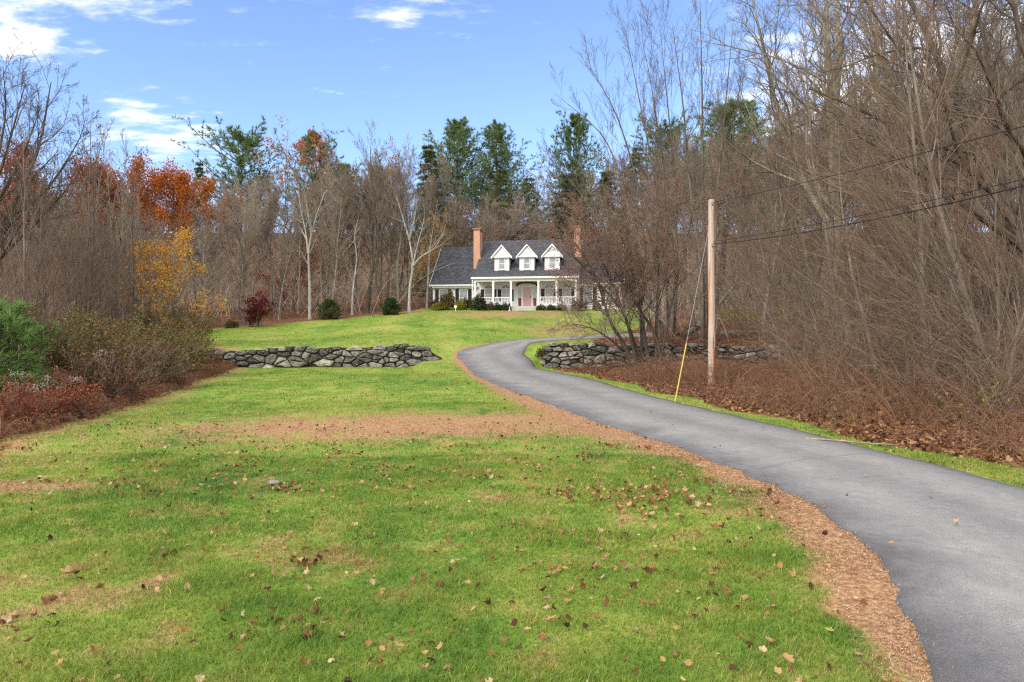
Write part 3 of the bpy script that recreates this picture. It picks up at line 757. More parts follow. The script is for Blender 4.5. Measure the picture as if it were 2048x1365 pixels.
def sapling(seed, H, nst, drift, name='sapling', cm=M_tan, spread=.35, lean=(0, 0), r0=.045, per=(13, 8, 5), leaves=None, tm=M_tan):
    r = np.random.default_rng(seed); s = []
    for i in range(nst):
        a = 6.283 * i / nst + r.normal(0, .5); k = spread * (.3 + r.random())
        P, R = stem(r, (math.cos(a) * .25, math.sin(a) * .25, -.2), (math.cos(a) * k + lean[0], math.sin(a) * k + lean[1], 1), H * r.uniform(.6, 1.05), 12, r0 * r.uniform(.6, 1.1), up=.02, wob=.06, tip=.10)
        s.append((P, R))
    return tree(name, s, [
        sp(per[0], .10, .97, .50, .58, 8, .03, .035, .45, .007, drift=drift, fall=.5, angj=.2),
        sp(per[1], .12, .98, .38, .46, 5, .03, .04, .55, .0048, drift=drift, angj=.14),
        sp(per[2], .2, 1., .36, .48, 3, .02, .05, .7, .0036, drift=drift, keep=.85)], tm, cm, seed, leaves)

# ---------------- colours of leaves still hanging
F_orange = leafmat('orange_oak_leaf', [(0, (.34, .085, .016)), (.5, (.60, .165, .025)), (1, (.72, .28, .05))], .4)
F_russet = leafmat('russet_oak_leaf', [(0, (.20, .055, .03)), (.5, (.40, .11, .05)), (1, (.52, .18, .07))], .35)
F_paleor = leafmat('pale_orange_leaf', [(0, (.30, .12, .05)), (1, (.50, .23, .10))], .35)
F_yellow = leafmat('golden_leaf', [(0, (.40, .19, .03)), (.5, (.62, .33, .05)), (1, (.74, .46, .08))], .45)
F_dred = leafmat('dark_red_leaf', [(0, (.07, .012, .016)), (.6, (.15, .022, .026)), (1, (.24, .045, .04))], .3)
F_budred = leafmat('withered_red_leaf', [(0, (.12, .035, .02)), (.6, (.24, .075, .04)), (1, (.34, .12, .06))], .3)
F_pine = leafmat('pine_needle', [(0, (.07, .12, .045)), (.5, (.14, .22, .08)), (1, (.23, .32, .125))], .25, .18)
F_hem = leafmat('hemlock_needle', [(0, (.045, .07, .026)), (.6, (.10, .135, .045)), (1, (.19, .20, .07))], .2, .18)
F_bluep = leafmat('blue_pine_needle', [(0, (.075, .125, .05)), (.5, (.15, .225, .095)), (1, (.25, .335, .15))], .25, .1)
F_young = leafmat('young_pine_needle', [(0, (.07, .14, .035)), (.5, (.14, .25, .065)), (1, (.24, .36, .11))], .3, .1)
F_olive = leafmat('olive_leaf', [(0, (.07, .068, .026)), (.45, (.15, .145, .05)), (.7, (.24, .20, .075)), (.85, (.27, .13, .06)), (1, (.34, .20, .08))], .35)
F_box = leafmat('boxwood_leaf', [(0, (.016, .028, .010)), (.6, (.042, .062, .020)), (1, (.085, .11, .035))], .2)
F_gold = leafmat('gold_shrub_leaf', [(0, (.12, .12, .015)), (.6, (.27, .25, .03)), (1, (.42, .36, .06))], .3)
F_green = leafmat('green_leaf', [(0, (.03, .06, .018)), (.6, (.075, .13, .04)), (1, (.14, .21, .07))], .3)
F_brownl = leafmat('brown_shrub_leaf', [(0, (.07, .038, .024)), (.6, (.14, .078, .045)), (1, (.21, .125, .07))], .25)

# ---------------- conifers
def conifer(seed, H, crown0, nwh, L0, droop, fol, name='pine_tree', shape=1., k=7, nl=.46, nw=.075, subs=8, tm=M_pinebark, irr=.35, per=5, flat=.25):
    r = np.random.default_rng(seed); root = empty(name)
    P0, R0 = stem(r, (0, 0, -.3), (r.normal(0, .03), r.normal(0, .03), 1), H, 16, H * .013, tip=.08, wob=.025)
    tg, ng = Geo(), Geo(); tg.tubes(P0[None], R0[None], 8)
    paths, rads = [], []
    for w_ in range(nwh):
        t = crown0 + (1 - crown0) * ((w_ + r.uniform(-.3, .3)) / nwh); t = min(max(t, crown0), .985)
        f = t * 15; i0 = min(int(f), 14); base = P0[i0] * (1 - f + i0) + P0[i0 + 1] * (f - i0)
        u = (t - crown0) / (1 - crown0)
        prof = (1 - u) ** shape * min(1, .45 + u * 3.5) + .07
        for j in range(per):
            a = 6.283 * (j + r.random() * .8) / per + w_ * 1.1
            ln = L0 * prof * (1 + irr * r.normal()); ln = max(ln, .35)
            up0 = .55 - droop + .5 * u * (1 if droop < .5 else .6)
            d = unit(np.array([math.cos(a), math.sin(a), up0 * .6])); p = base; pts = [p]
            for s in range(5):
                d = unit(d + np.array([0, 0, (.10 if droop < .4 else -.07) + .03 * r.normal()])); p = p + d * ln / 5; pts.append(p)
            paths.append(pts); rads.append(np.linspace(.035, .008, 6) * (.5 + ln / L0))
    P = np.array(paths); R = np.array(rads); tg.tubes(P, R, 4)
    q, qr = shoots(r, P, R, subs, .18, 1., .85, .2, lambda pl, t: np.clip(pl * .34 * (1.15 - .6 * t), .25, 1.5), 4, .10 if droop < .4 else -.05, .08, .5, .005)
    # sub-shoots lie in the spray's own plane
    base = q[:, :1]; q = base + (q - base) * np.array([1, 1, flat + .35 if droop < .4 else flat])
    tg.tubes(q, qr, 3)
    B = len(q); m = 4
    pos = np.concatenate([q[:, i] * .5 + q[:, i + 1] * .5 for i in range(3)] + [q[:, 3]] + [P[:, 5], P[:, 4]])
    dirs = np.concatenate([q[:, i + 1] - q[:, i] for i in range(3)] + [q[:, 3] - q[:, 2]] + [P[:, 5] - P[:, 4], P[:, 4] - P[:, 3]])
    dirs = unit(dirs) + np.array([0, 0, .25 if droop < .4 else -.1])
    ng.tufts(pos, unit(dirs), k, nl, nw, .75, r)
    tg.build('trunk', tm, root, True); ng.build('crown', fol, root)
    return root
def bush(name, seed, w, d, hgt, n, size, fol, shape=2.2, stem_m=M_dark, low=.12, core=True):
    """clipped or loose shrub: short branching stems, leaves filling a lumpy dome"""
    r = np.random.default_rng(seed); root = empty(name)
    lumps = [(r.normal(0, .28), r.normal(0, .28), r.uniform(.35, .75), r.uniform(.35, .6)) for _ in range(9)]
    v = r.normal(size=(n * 3, 3)); v = unit(v) * (r.random((n * 3, 1)) ** .22); v[:, 2] = np.abs(v[:, 2]) * .95
    rad = 1 + .16 * np.sin(3 * v[:, 0] + seed) * np.cos(4 * v[:, 1] + seed) + .1 * np.sin(7 * v[:, 2] + 5 * v[:, 0])
    v = (v * rad[:, None])[:n]; v[:, 2] = low + v[:, 2]
    pos = v * np.array([w / 2, d / 2, hgt / (1 + low)])
    g = Geo(); g.cards(pos, size, up=.3, asp=.7, r=r)
    sgm = Geo(); k = 14
    tips = v[r.integers(0, n, k)] * np.array([w / 2, d / 2, hgt / (1 + low)]) * .9
    t = np.linspace(0, 1, 5)[None, :, None]; b0 = r.normal(0, .04, (k, 1, 3)) * np.array([1, 1, 0])
    sgm.tubes(b0 + (tips[:, None] - b0) * t * np.array([1, 1, 1]) + np.array([0, 0, .15]) * hgt * t * (1 - t), np.linspace(.016, .005, 5)[None].repeat(k, 0), 4)
    sgm.build('stem', stem_m, root, True); g.build('foliage', fol, root)
    return root
# ------------------------------------------------------------------ the house (local axes: x along the front, y back, z up)
white, nt, b = mat('white_clapboard'); b.inputs['Roughness'].default_value = .5
tc_ = N(nt, 'ShaderNodeTexCoord'); sz_ = N(nt, 'ShaderNodeSeparateXYZ'); L(nt, tc_, 'Object', sz_, 'Vector')
wn_ = noise(nt, 1.5, 4); wr_ = ramp(nt, [(.3, (.74, .745, .75)), (.7, (.82, .825, .83))]); L(nt, wn_, 'Fac', wr_, 'Fac'); L(nt, wr_, 'Color', b, 'Base Color')
trim = simple('white_trim', (.79, .795, .80), .45, .03)
shut = simple('black_shutter', (.018, .019, .022), .5, .1)
glass, nt, b = mat('window_glass'); b.inputs['Base Color'].default_value = (.10, .115, .125, 1); b.inputs['Roughness'].default_value = .08; b.inputs['Specular IOR Level'].default_value = .7
blind = simple('pale_blind', (.50, .50, .50), .35, .08, 2, .5)
curt = simple('grey_curtain_glass', (.30, .315, .33), .2, .25, 3, .6)
darkg = simple('dark_fan_glass', (.03, .034, .05), .12, .1, 3, .6)
roofm, nt, b = mat('grey_shingle'); b.inputs['Roughness'].default_value = .9
bt = N(nt, 'ShaderNodeTexBrick'); bt.inputs['Scale'].default_value = 3.2; bt.inputs['Mortar Size'].default_value = .012; bt.inputs['Color1'].default_value = (.050, .054, .066, 1); bt.inputs['Color2'].default_value = (.100, .106, .122, 1); bt.inputs['Mortar'].default_value = (.03, .03, .034, 1)
bt.inputs['Brick Width'].default_value = .9; bt.inputs['Row Height'].default_value = .42; bt.inputs['Bias'].default_value = -.1
tcu = N(nt, 'ShaderNodeTexCoord'); L(nt, tcu, 'Object', bt, 'Vector')
rn = noise(nt, 9, 5); rr_ = ramp(nt, [(.3, (.65, .65, .66)), (.7, (1.3, 1.29, 1.28))]); L(nt, rn, 'Fac', rr_, 'Fac')
mm = mixc(nt, 1., (bt, 'Color'), (rr_, 'Color'), 'MULTIPLY'); L(nt, mm, 2, b, 'Base Color'); bump(nt, bt, 'Fac', b, -.02, .6)
brick, nt, b = mat('peach_brick'); b.inputs['Roughness'].default_value = .9
bt = N(nt, 'ShaderNodeTexBrick'); bt.inputs['Scale'].default_value = 1; bt.inputs['Brick Width'].default_value = .22; bt.inputs['Row Height'].default_value = .075; bt.inputs['Mortar Size'].default_value = .006
bt.inputs['Color1'].default_value = (.52, .27, .18, 1); bt.inputs['Color2'].default_value = (.64, .35, .24, 1); bt.inputs['Mortar'].default_value = (.50, .34, .26, 1)
tcb = N(nt, 'ShaderNodeTexCoord'); sb_ = N(nt, 'ShaderNodeSeparateXYZ'); L(nt, tcb, 'Object', sb_, 'Vector')
cb = N(nt, 'ShaderNodeCombineXYZ'); ab = mth(nt, 'ADD', (sb_, 'X'), (sb_, 'Y')); L(nt, ab, 'Value', cb, 'X'); L(nt, sb_, 'Z', cb, 'Y'); L(nt, cb, 'Vector', bt, 'Vector'); L(nt, bt, 'Color', b, 'Base Color')
capm = simple('chimney_cap', (.36, .17, .13), .9)
reddoor = simple('red_door_paint', (.22, .035, .03), .4, .1)
storm = simple('storm_glass', (.50, .27, .27), .12, .12, 1.5, .6)
stonef = simple('porch_floor_paint', (.42, .43, .40), .7, .1)
soff = simple('cream_porch_ceiling', (.70, .67, .58), .6, .05)
HX, HY, HZ = 1.46, 65.0, 4.72
house = empty('house', (HX, HY, HZ), R_(-8)); tag(house, 'white cape house with grey roof, three dormers, porch and two brick chimneys', 'house')
def part(name, geo, m, parent=None): return geo.build(name, m, parent or house)
def bx(name, m, x0, x1, y0, y1, z0, z1, parent=None):
    g = Geo(); g.box(x0, x1, y0, y1, z0, z1); return part(name, g, m, parent)
WX = 9.25; RX = 8.85; MX = 4.78
# walls: a main block and two lower wings, gable ends included
def gable(x0, x1, yf, yb, z0, ze, zr, name='wall', yr=None):
    g = Geo(); yr = (yf + yb) / 2 if yr is None else yr
    prof = [(yf, z0), (yb, z0), (yb, ze), (yr, zr), (yf, ze)]
    g.prism([(x0, y, z) for y, z in prof], (x1 - x0, 0, 0))
    for z in np.arange(z0 + .02, ze - .14, .125):      # lapped boards of the front
        g.prism([(x0 + .003, yf - .016, z), (x0 + .003, yf - .001, z), (x0 + .003, yf - .001, z + .124), (x0 + .003, yf - .004, z + .124)], (x1 - x0 - .006, 0, 0))
    return part(name, g, white)
gable(-MX, MX, 0, 8.9, -.9, 3.20, 6.80)
gable(-WX, -MX - .003, 0.12, 8.8, -.9, 2.28, 6.33)
gable(MX + .003, RX, 0.12, 8.8, -.9, 2.28, 6.33)
def slab(prof, x0, x1, th=.16, m=roofm, name='roof'):
    """roof skin following a profile of (y, z) points, th thick"""
    g = Geo(); up_ = [(x0, y, z + th) for y, z in prof]; dn = [(x0, y, z) for y, z in prof]
    g.prism(up_ + dn[::-1], (x1 - x0, 0, 0)); 
    return part(name, g, m)
# concave prisms need proper caps, so each slope is its own prism inside one roof part
def roof(slopes, x0, x1, th=.15):
    g = Geo()
    for (ya, za, yb, zb) in slopes:
        g.prism([(x0, ya, za), (x0, yb, zb), (x0, yb, zb + th), (x0, ya, za + th)], (x1 - x0, 0, 0))
    return part('roof', g, roofm)
roof([(-2.25, 2.66, -.30, 3.42), (-.30, 3.424, 4.45, 7.0), (4.452, 7.0, 9.3, 3.1)], -MX - .22, MX + .22)
roof([(-.28, 2.20, 4.46, 6.45), (4.462, 6.45, 9.1, 2.2)], -WX - .22, -MX - .225)
roof([(-.28, 2.20, 4.46, 6.45), (4.462, 6.45, 9.1, 2.2)], MX + .225, RX + .22)
def rake(x, slopes, w=.05):
    g = Geo()
    for (ya, za, yb, zb) in slopes: g.prism([(x, ya, za - .16), (x, yb, zb - .16), (x, yb, zb + .10), (x, ya, za + .10)], (w, 0, 0))
    part('rake_board', g, trim)
rake(-WX - .272, [(-.3, 2.2, 4.46, 6.45)]); rake(RX + .222, [(-.3, 2.2, 4.46, 6.45)])
# gutters and fascia
bx('gutter', trim, -MX - .22, MX + .22, -2.38, -2.253, 2.64, 2.80)
bx('gutter', trim, -WX - .22, -MX - .24, -.40, -.283, 2.17, 2.31)
bx('gutter', trim, MX + .24, RX + .22, -.40, -.283, 2.17, 2.31)
bx('fascia', trim, -WX, -MX - .01, -.25, .09, 2.02, 2.19); bx('fascia', trim, MX + .01, RX, -.25, .09, 2.02, 2.19)
bx('porch_beam', trim, -MX, MX, -2.15, -1.97, 2.40, 2.65)
bx('porch_ceiling', soff, -MX, MX, -1.965, -.01, 2.52, 2.58)
bx('porch_floor', stonef, -MX, MX, -2.2, -.01, -.35, .10)
bx('downspout', trim, -MX - .14, -MX - .06, -2.30, -2.22, -.2, 2.62)
for x0 in (-WX - .004, -MX - .16, MX + .04, RX - .12): bx('corner_board', trim, x0, x0 + .124, .07, .117, -.6, 2.02)
# porch posts and railings
PX = [-4.67, -2.93, -1.27, 1.27, 2.93, 4.67]
for x in PX:
    g = Geo(); g.box(x - .085, x + .085, -2.15, -1.98, .10, 2.40); g.box(x - .12, x + .12, -2.185, -1.945, .101, .26); g.box(x - .12, x + .12, -2.185, -1.945, 2.28, 2.399); part('porch_post', g, trim)
def railing(x0, x1):
    g = Geo(); g.box(x0, x1, -2.10, -2.02, .88, .95); g.box(x0, x1, -2.09, -2.03, .20, .26)
    n = int((x1 - x0) / .14)
    for i in range(n):
        x = x0 + (i + .5) * (x1 - x0) / n; g.box(x - .019, x + .019, -2.08, -2.04, .26, .88)
    part('railing', g, trim)
for a, c in ((0, 1), (1, 2), (3, 4), (4, 5)): railing(PX[a] + .125, PX[c] - .125)
# windows
def frame(g, x0, x1, z0, z1, y, w=.07, d=.05):
    g.box(x0, x1, y - d, y, z1 - w, z1); g.box(x0, x1, y - d, y, z0, z0 + w)
    g.box(x0, x0 + w, y - d, y, z0 + w, z1 - w); g.box(x1 - w, x1, y - d, y, z0 + w, z1 - w)
def window(cx_, z0, z1, w, y, pane, parent=None, mid=True, w_=.07):
    g = Geo(); frame(g, cx_ - w / 2, cx_ + w / 2, z0, z1, y, w_)
    if mid: g.box(cx_ - w / 2 + w_, cx_ + w / 2 - w_, y - .04, y, (z0 + z1) / 2 - .025, (z0 + z1) / 2 + .025)
    g.box(cx_ - w / 2 - .05, cx_ + w / 2 + .05, y - .09, y, z0 - .06, z0 - .002)
    f = part('window', g, trim, parent)
    p = Geo(); p.box(cx_ - w / 2 + w_, cx_ + w / 2 - w_, y - .022, y - .004, z0 + w_, z1 - w_); part('pane', p, pane, f)
    return f
def shutter(x, z0, z1, y, w=.34):
    g = Geo(); g.box(x - w / 2, x + w / 2, y - .035, y - .003, z0, z1)
    frame(g, x - w / 2, x + w / 2, z0, z1, y - .0352, .05, .012); g.box(x - w / 2 + .05, x + w / 2 - .05, y - .047, y - .0352, (z0 + z1) / 2 - .04, (z0 + z1) / 2 + .04)
    n = 14
    for i in range(n):
        z = z0 + .07 + (z1 - z0 - .14) * i / n; g.box(x - w / 2 + .052, x + w / 2 - .052, y - .043, y - .0353, z, z + .05)
    part('shutter', g, shut)
YW = .118
for c in (-8.22, -6.22):
    window(c, .22, 1.88, .86, YW, curt)
    for s in (-1, 1): shutter(c + s * .63, .18, 1.90, YW)
for c in (5.75, 7.80):
    window(c, .22, 1.88, .86, YW, curt)
    for s in (-1, 1): shutter(c + s * .63, .18, 1.90, YW)
def fan(cx_, z, rad, y, parent):
    g = Geo(); n = 14
    pts = [(cx_ + math.cos(a) * rad, y - .02, z + math.sin(a) * rad * .72) for a in np.linspace(0, PI, n)]
    g.prism(pts, (0, .018, 0)); p = part('fan_pane', g, darkg, parent)
    t = Geo()
    for a in np.linspace(0, PI, n)[:-1]:
        b_ = a + PI / (n - 1); t.prism([(cx_ + math.cos(a) * (rad + .07), y - .05, z + math.sin(a) * (rad + .07) * .74), (cx_ + math.cos(b_) * (rad + .07), y - .05, z + math.sin(b_) * (rad + .07) * .74), (cx_ + math.cos(b_) * rad, y - .05, z + math.sin(b_) * rad * .72), (cx_ + math.cos(a) * rad, y - .05, z + math.sin(a) * rad * .72)], (0, .048, 0))
    for a in (PI * .25, PI * .5, PI * .75):
        d = np.array([math.cos(a), math.sin(a) * .72]); e = np.array([-d[1], d[0]]) * .012
        t.prism([(cx_ + e[0], y - .035, z + .02 + e[1]), (cx_ - e[0], y - .035, z + .02 - e[1]), (cx_ + d[0] * rad - e[0], y - .035, z + d[1] * rad - e[1]), (cx_ + d[0] * rad + e[0], y - .035, z + d[1] * rad + e[1])], (0, .014, 0))
    part('fan_muntin', t, trim, parent)
for c, pn in ((-3.75, curt), (-2.08, blind), (2.08, blind), (3.75, blind)):
    f = window(c, .72, 1.92, .80, -.002, pn); fan(c, 1.96, .37, -.002, f)
    for s in (-1, 1): shutter(c + s * .60, .70, 1.82, -.002, .32)
# door with side lights
g = Geo(); frame(g, -.50, .50, .10, 2.14, -.002, .10, .06); dr = part('door', g, trim)
bx('storm_pane', storm, -.40, .40, -.035, -.006, .2, 2.04, dr)
bx('handle', shut, .28, .33, -.09, -.06, 1.0, 1.16, dr)
for s in (-1, 1):
    g = Geo(); frame(g, s * .72 - .2, s * .72 + .2, .12, 2.02, -.002, .05, .05); sl_ = part('sidelight', g, trim)
    bx('pane', blind, s * .72 - .15, s * .72 + .15, -.03, -.006, .97, 1.97, sl_)
    bx('red_panel', reddoor, s * .72 - .15, s * .72 + .15, -.032, -.006, .17, .965, sl_)
g = Geo(); g.box(-.95, .95, -.07, -.003, 2.145, 2.25); part('door_head', g, trim)
for i in range(1): bx('step', stonef, -1.1, 1.1, -2.6, -2.203, -.5, -.08)
# dormers
DY = -.33
for c in (-2.40, 0, 2.40):
    g = Geo(); g.prism([(c - .70, DY, 3.40), (c + .70, DY, 3.40), (c + .70, DY, 4.98), (c, DY, 5.78), (c - .70, DY, 4.98)], (0, 3.0, 0))
    for z in np.arange(3.60, 4.9, .125): g.prism([(c - .70, DY - .016, z), (c - .70, DY - .001, z), (c - .70, DY - .001, z + .124), (c - .70, DY - .004, z + .124)], (1.40, 0, 0))
    dm = part('dormer', g, white)
    r_ = Geo()
    for s in (-1, 1):
        r_.prism([(c + s * 1.02, DY - .26, 4.74), (c + s * .002, DY - .26, 5.90), (c + s * .002, DY - .26, 6.02), (c + s * 1.02, DY - .26, 4.85)], (0, 3.6, 0))
    part('dormer_roof', r_, roofm, dm)
    t = Geo()
    for s in (-1, 1):
        t.prism([(c + s * 1.03, DY - .302, 4.68), (c + s * .001, DY - .302, 5.85), (c + s * .001, DY - .302, 6.04), (c + s * 1.03, DY - .302, 4.86)], (0, .04, 0))
        t.prism([(c + s * 1.01, DY - .24, 4.735), (c + s * .705, DY - .24, 4.96), (c + s * .705, DY - .24, 4.86), (c + s * 1.01, DY - .24, 4.68)], (0, 1.2, 0))
    t.box(c - .95, c + .95, DY - .24, DY - .02, 4.80, 4.87)
    t.prism([(c - .86, DY - .16, 4.872), (c + .86, DY - .16, 4.872), (c, DY - .16, 5.82)], (0, .04, 0))
    for s in (-1, 1): t.box(c + s * .65 - .06, c + s * .65 + .06, DY - .03, DY - .017, 3.58, 4.79)
    part('dormer_trim', t, trim, dm)
    window(c, 3.68, 4.78, .62, DY - .017, curt, dm, True, .055)
# chimneys: exterior stacks rising through the wing roofs
def chimney(x0, x1, y0, y1, z1):
    g = Geo(); g.prism([(x0, y0, .2), (x1 + .10, y0, .2), (x1 + .10, y0, 4.9), (x1, y0, 5.5), (x1, y0, z1), (x0, y0, z1)], (0, y1 - y0, 0))
    c = part('chimney', g, brick)
    k = Geo(); k.box(x0 - .07, x1 + .07, y0 - .07, y1 + .07, z1 - .14, z1 - .06); k.box(x0 - .11, x1 + .11, y0 - .11, y1 + .11, z1 - .058, z1 + .06); part('chimney_cap', k, capm, c)
chimney(-5.52, -4.90, 1.55, 3.0, 7.95); chimney(4.36, 4.98, 1.55, 3.0, 7.95)
# garland of dried leaves over the door
n = 420; a = rng.random(n) * PI; gp = np.stack([np.cos(a) * (1.0 + rng.normal(0, .05, n)), -.12 + rng.normal(0, .035, n), 2.16 + np.sin(a) * .30 + rng.normal(0, .035, n)], 1)
g = Geo(); g.cards(gp, .10); gl = g.build('garland', F_brownl); gl.location = (HX, HY, HZ); gl.rotation_euler = (0, 0, R_(-8)); tag(gl, 'arched brown dried leaf garland hung over the front door', 'garland')

# ------------------------------------------------------------------ utility pole, guy wire, cables
polem, nt, b = mat('weathered_pole'); b.inputs['Roughness'].default_value = .9
n1 = noise(nt, 5, 6, None, (6, 6, .35)); n2 = noise(nt, 1.0, 4, None, (7, 7, .55))
r1 = ramp(nt, [(.3, (.34, .255, .20)), (.55, (.52, .42, .345)), (.75, (.62, .53, .45))]); L(nt, n1, 'Fac', r1, 'Fac')
mr_ = N(nt, 'ShaderNodeMapRange'); mr_.inputs['From Min'].default_value = .50; mr_.inputs['From Max'].default_value = .58; L(nt, n2, 'Fac', mr_, 'Value')
tcp = N(nt, 'ShaderNodeTexCoord'); spz = N(nt, 'ShaderNodeSeparateXYZ'); L(nt, tcp, 'Object', spz, 'Vector')
lo = N(nt, 'ShaderNodeMapRange'); lo.inputs['From Min'].default_value = 5.0; lo.inputs['From Max'].default_value = 2.2; L(nt, spz, 'Z', lo, 'Value')
mx = mixc(nt, (mth(nt, 'MULTIPLY', (mr_, 'Result'), (lo, 'Result')), 'Value'), (r1, 'Color'), (.36, .125, .04)); L(nt, mx, 2, b, 'Base Color'); bump(nt, n1, 'Fac', b, .02, .6)
PXW, PYW = pix(1423, 770); pz = float(hz(PXW, PYW)); ptop = atz(400, PYW)
g = Geo(); nn = 18; zs = np.linspace(-.6, ptop - pz, nn)
g.tubes(np.stack([np.zeros(nn) + .012 * np.sin(zs), np.zeros(nn), zs], 1)[None], np.linspace(.132, .098, nn)[None], 20)
g.add([(0, 0, ptop - pz + .025)] + [(.098 * math.cos(a) + .012 * math.sin(zs[-1]), .098 * math.sin(a), ptop - pz) for a in np.linspace(0, 2 * PI, 20, False)], None, [(0, 1 + i, 1 + (i + 1) % 20) for i in range(20)])
pole = empty('utility_pole', (PXW, PYW, pz)); g.build('pole', polem, pole, True)
metal = simple('galvanised_steel', (.33, .33, .34), .45, .1); cable = simple('black_cable', (.018, .018, .02), .6, .1)
hh = ptop - pz
for z in (.12, 1.52):
    k = Geo(); k.tubes(np.array([[(0, -.17, hh - z), (0, .17, hh - z)]]), np.array([[.012, .012]]), 6); k.box(-.035, .035, -.18, -.10, hh - z - .05, hh - z + .05); k.build('cable_bracket', metal, pole)
tag(pole, 'weathered grey wooden utility pole with peeling orange patches beside the drive', 'pole')
gx_, gy_ = pix(1348, 806); gz_ = float(hz(gx_, gy_)); A = np.array([gx_, gy_, gz_ - .1]); Bp = np.array([PXW, PYW - .1, ptop - .35])
guy = empty('guy_wire', A); d = Bp - A
k = Geo(); k.tubes(np.array([[np.zeros(3), d]]), np.array([[.006, .006]]), 5); k.build('wire', metal, guy)
yel = simple('yellow_plastic', (.50, .34, .08), .5, .08); fz = (atz(700, 18) - gz_) / d[2]
k = Geo(); nn = 8; tt = np.linspace(.01, .26, nn)[:, None]; k.tubes((d * tt)[None] + np.array([0, -.006, 0]), np.full((1, nn), .019), 10); k.build('guard', yel, guy, True)
k = Geo(); k.tubes(np.array([[d * -.02, d * .035]]), np.array([[.012, .012]]), 6); k.build('anchor_rod', metal, guy)
tag(guy, 'steel guy wire with yellow guard running from the grass verge to the pole', 'guy wire')
def span(zoff, px1, py1, Y1, sag, lab, rad=.012):
    a = np.array([PXW, PYW - .17, ptop - zoff]); c = np.array([atx(px1, Y1), Y1, atz(py1, Y1)])
    c = a + (c - a) * 1.25 + np.array([0, 0, .6 * sag]); t = np.linspace(0, 1, 40)[:, None]
    P = a + (c - a) * t - np.array([0, 0, sag]) * 4 * t * (1 - t); k = Geo(); k.tubes(P[None], np.full((1, 40), rad), 5)
    o = k.build('overhead_cable', cable, None, True); tag(o, lab, 'cable')
span(.12, 2048, 251, 11, .10, 'topmost black cable running from the pole top to the right edge', .010)
span(1.50, 2048, 368, 11, .22, 'thick lower black cable running from the pole to the right edge', .012)
span(1.42, 2048, 356, 11.3, .14, 'thin lower black cable just above the thick one', .008)
# ------------------------------------------------------------------ trees one can tell apart
PR = random.Random(5)
def gz_of(x, y): return float(hz(np.array([x]), np.array([y]))[0])
def put(root, x, y, label, cat, group=None, rz=None, sc=1.0, sink=.08):
    return place(root, x, y, label, cat, group, PR.uniform(0, 6.28) if rz is None else rz, sc, gz_of(x, y) - sink)
def birch(name, px, py, Y, stems, seed, label):
    """stems drawn by their course: (image x, image y, depth offset, radius) at the tree's own distance"""
    r = np.random.default_rng(seed); bx_, by_ = atx(px, Y), Y; bz = gz_of(bx_, by_); st = []
    for pts, r0 in stems:
        q = [(atx(a, Y) - bx_, dy, atz(c, Y) - bz) for a, c, dy in pts]
        st.append(path(q, 16, r0, .16))
    t = tree(name, st, [sp(9, .3, .98, .6, .30, 6, .07, .09, .5, .014, fall=.4, cap=2.4), sp(6, .2, 1, .6, .45, 4, .05, .12, .6, .008), sp(6, .2, 1, .6, .5, 3, .02, .12, .7, .005)], M_birch, M_twig, seed)
    t.location = (bx_, by_, bz); _used.add(t.name); tag(t, label, 'tree'); return t
birch('birch_tree', 620, 638, 56.5, [([(620, 642, 0), (619, 560, 0), (616, 508, .1), (623, 470, 0), (635, 430, -.2), (650, 384, 0)], .135),
    ([(616, 508, .1), (608, 460, .4), (598, 420, .6), (589, 378, 1)], .085), ([(612, 480, .3), (595, 455, .9), (578, 432, 1.2)], .07), ([(623, 470, 0), (621, 430, -.6), (616, 395, -1)], .08)], 21,
    'white birch forking in the middle of the wood edge left of the house')
birch('birch_tree', 818, 628, 61, [([(818, 632, 0), (820, 570, 0), (826, 532, 0), (818, 480, .2), (806, 440, .4), (788, 385, .8)], .14),
    ([(826, 532, 0), (835, 495, -.3), (845, 462, -.5), (852, 430, -.6)], .085), ([(824, 535, 0), (845, 515, -.6), (870, 500, -.8), (890, 470, -1)], .09), ([(818, 480, .2), (830, 440, -.3), (836, 402, -.5)], .09)], 22,
    'white birch with wide spreading stems close to the left end of the house')
birch('birch_tree', 853, 622, 66, [([(853, 625, 0), (856, 560, 0), (859, 500, .2), (868, 440, .3), (874, 400, .4)], .11), ([(859, 500, .2), (884, 470, 0), (895, 440, -.3)], .06)], 23,
    'slender white birch rising just left of the house behind gold leaves')
birch('birch_tree', 704, 632, 60, [([(704, 636, 0), (706, 580, 0), (712, 520, .2), (708, 470, .3), (716, 430, .4)], .10)], 24,
    'thin grey birch stem standing alone between the two big white birches')

# left edge: spreading bare crown whose trunk stands beyond the frame, and bare tops over the oaks
def drawn(Y, px0, pts): return [(atx(a, Y) - atx(px0, Y), dy, atz(c, Y) - gz_of(atx(px0, Y), Y)) for a, c, dy in pts]
lst = [path(drawn(30, -60, p), 18, r0, .08) for p, r0 in (
    ([(-60, 730, 0), (-48, 580, 0), (0, 440, .3), (55, 300, .6), (78, 150, .8)], .20), ([(-48, 590, 0), (-20, 500, -.4), (28, 410, -.9), (85, 325, -1.2), (130, 235, -1.5)], .13),
    ([(-60, 730, 0), (-66, 500, .3), (-22, 320, .8), (12, 148, 1.2)], .17), ([(-40, 550, .2), (15, 478, .6), (78, 395, 1.1), (128, 315, 1.4)], .10),
    ([(-45, 570, 0), (20, 522, -.6), (92, 440, -1.2), (140, 395, -1.6)], .08), ([(-20, 490, -.4), (10, 360, -.6), (38, 240, -.8), (40, 150, -1)], .10), ([(0, 440, .3), (60, 372, 1), (110, 262, 1.6), (118, 205, 1.9)], .08))]
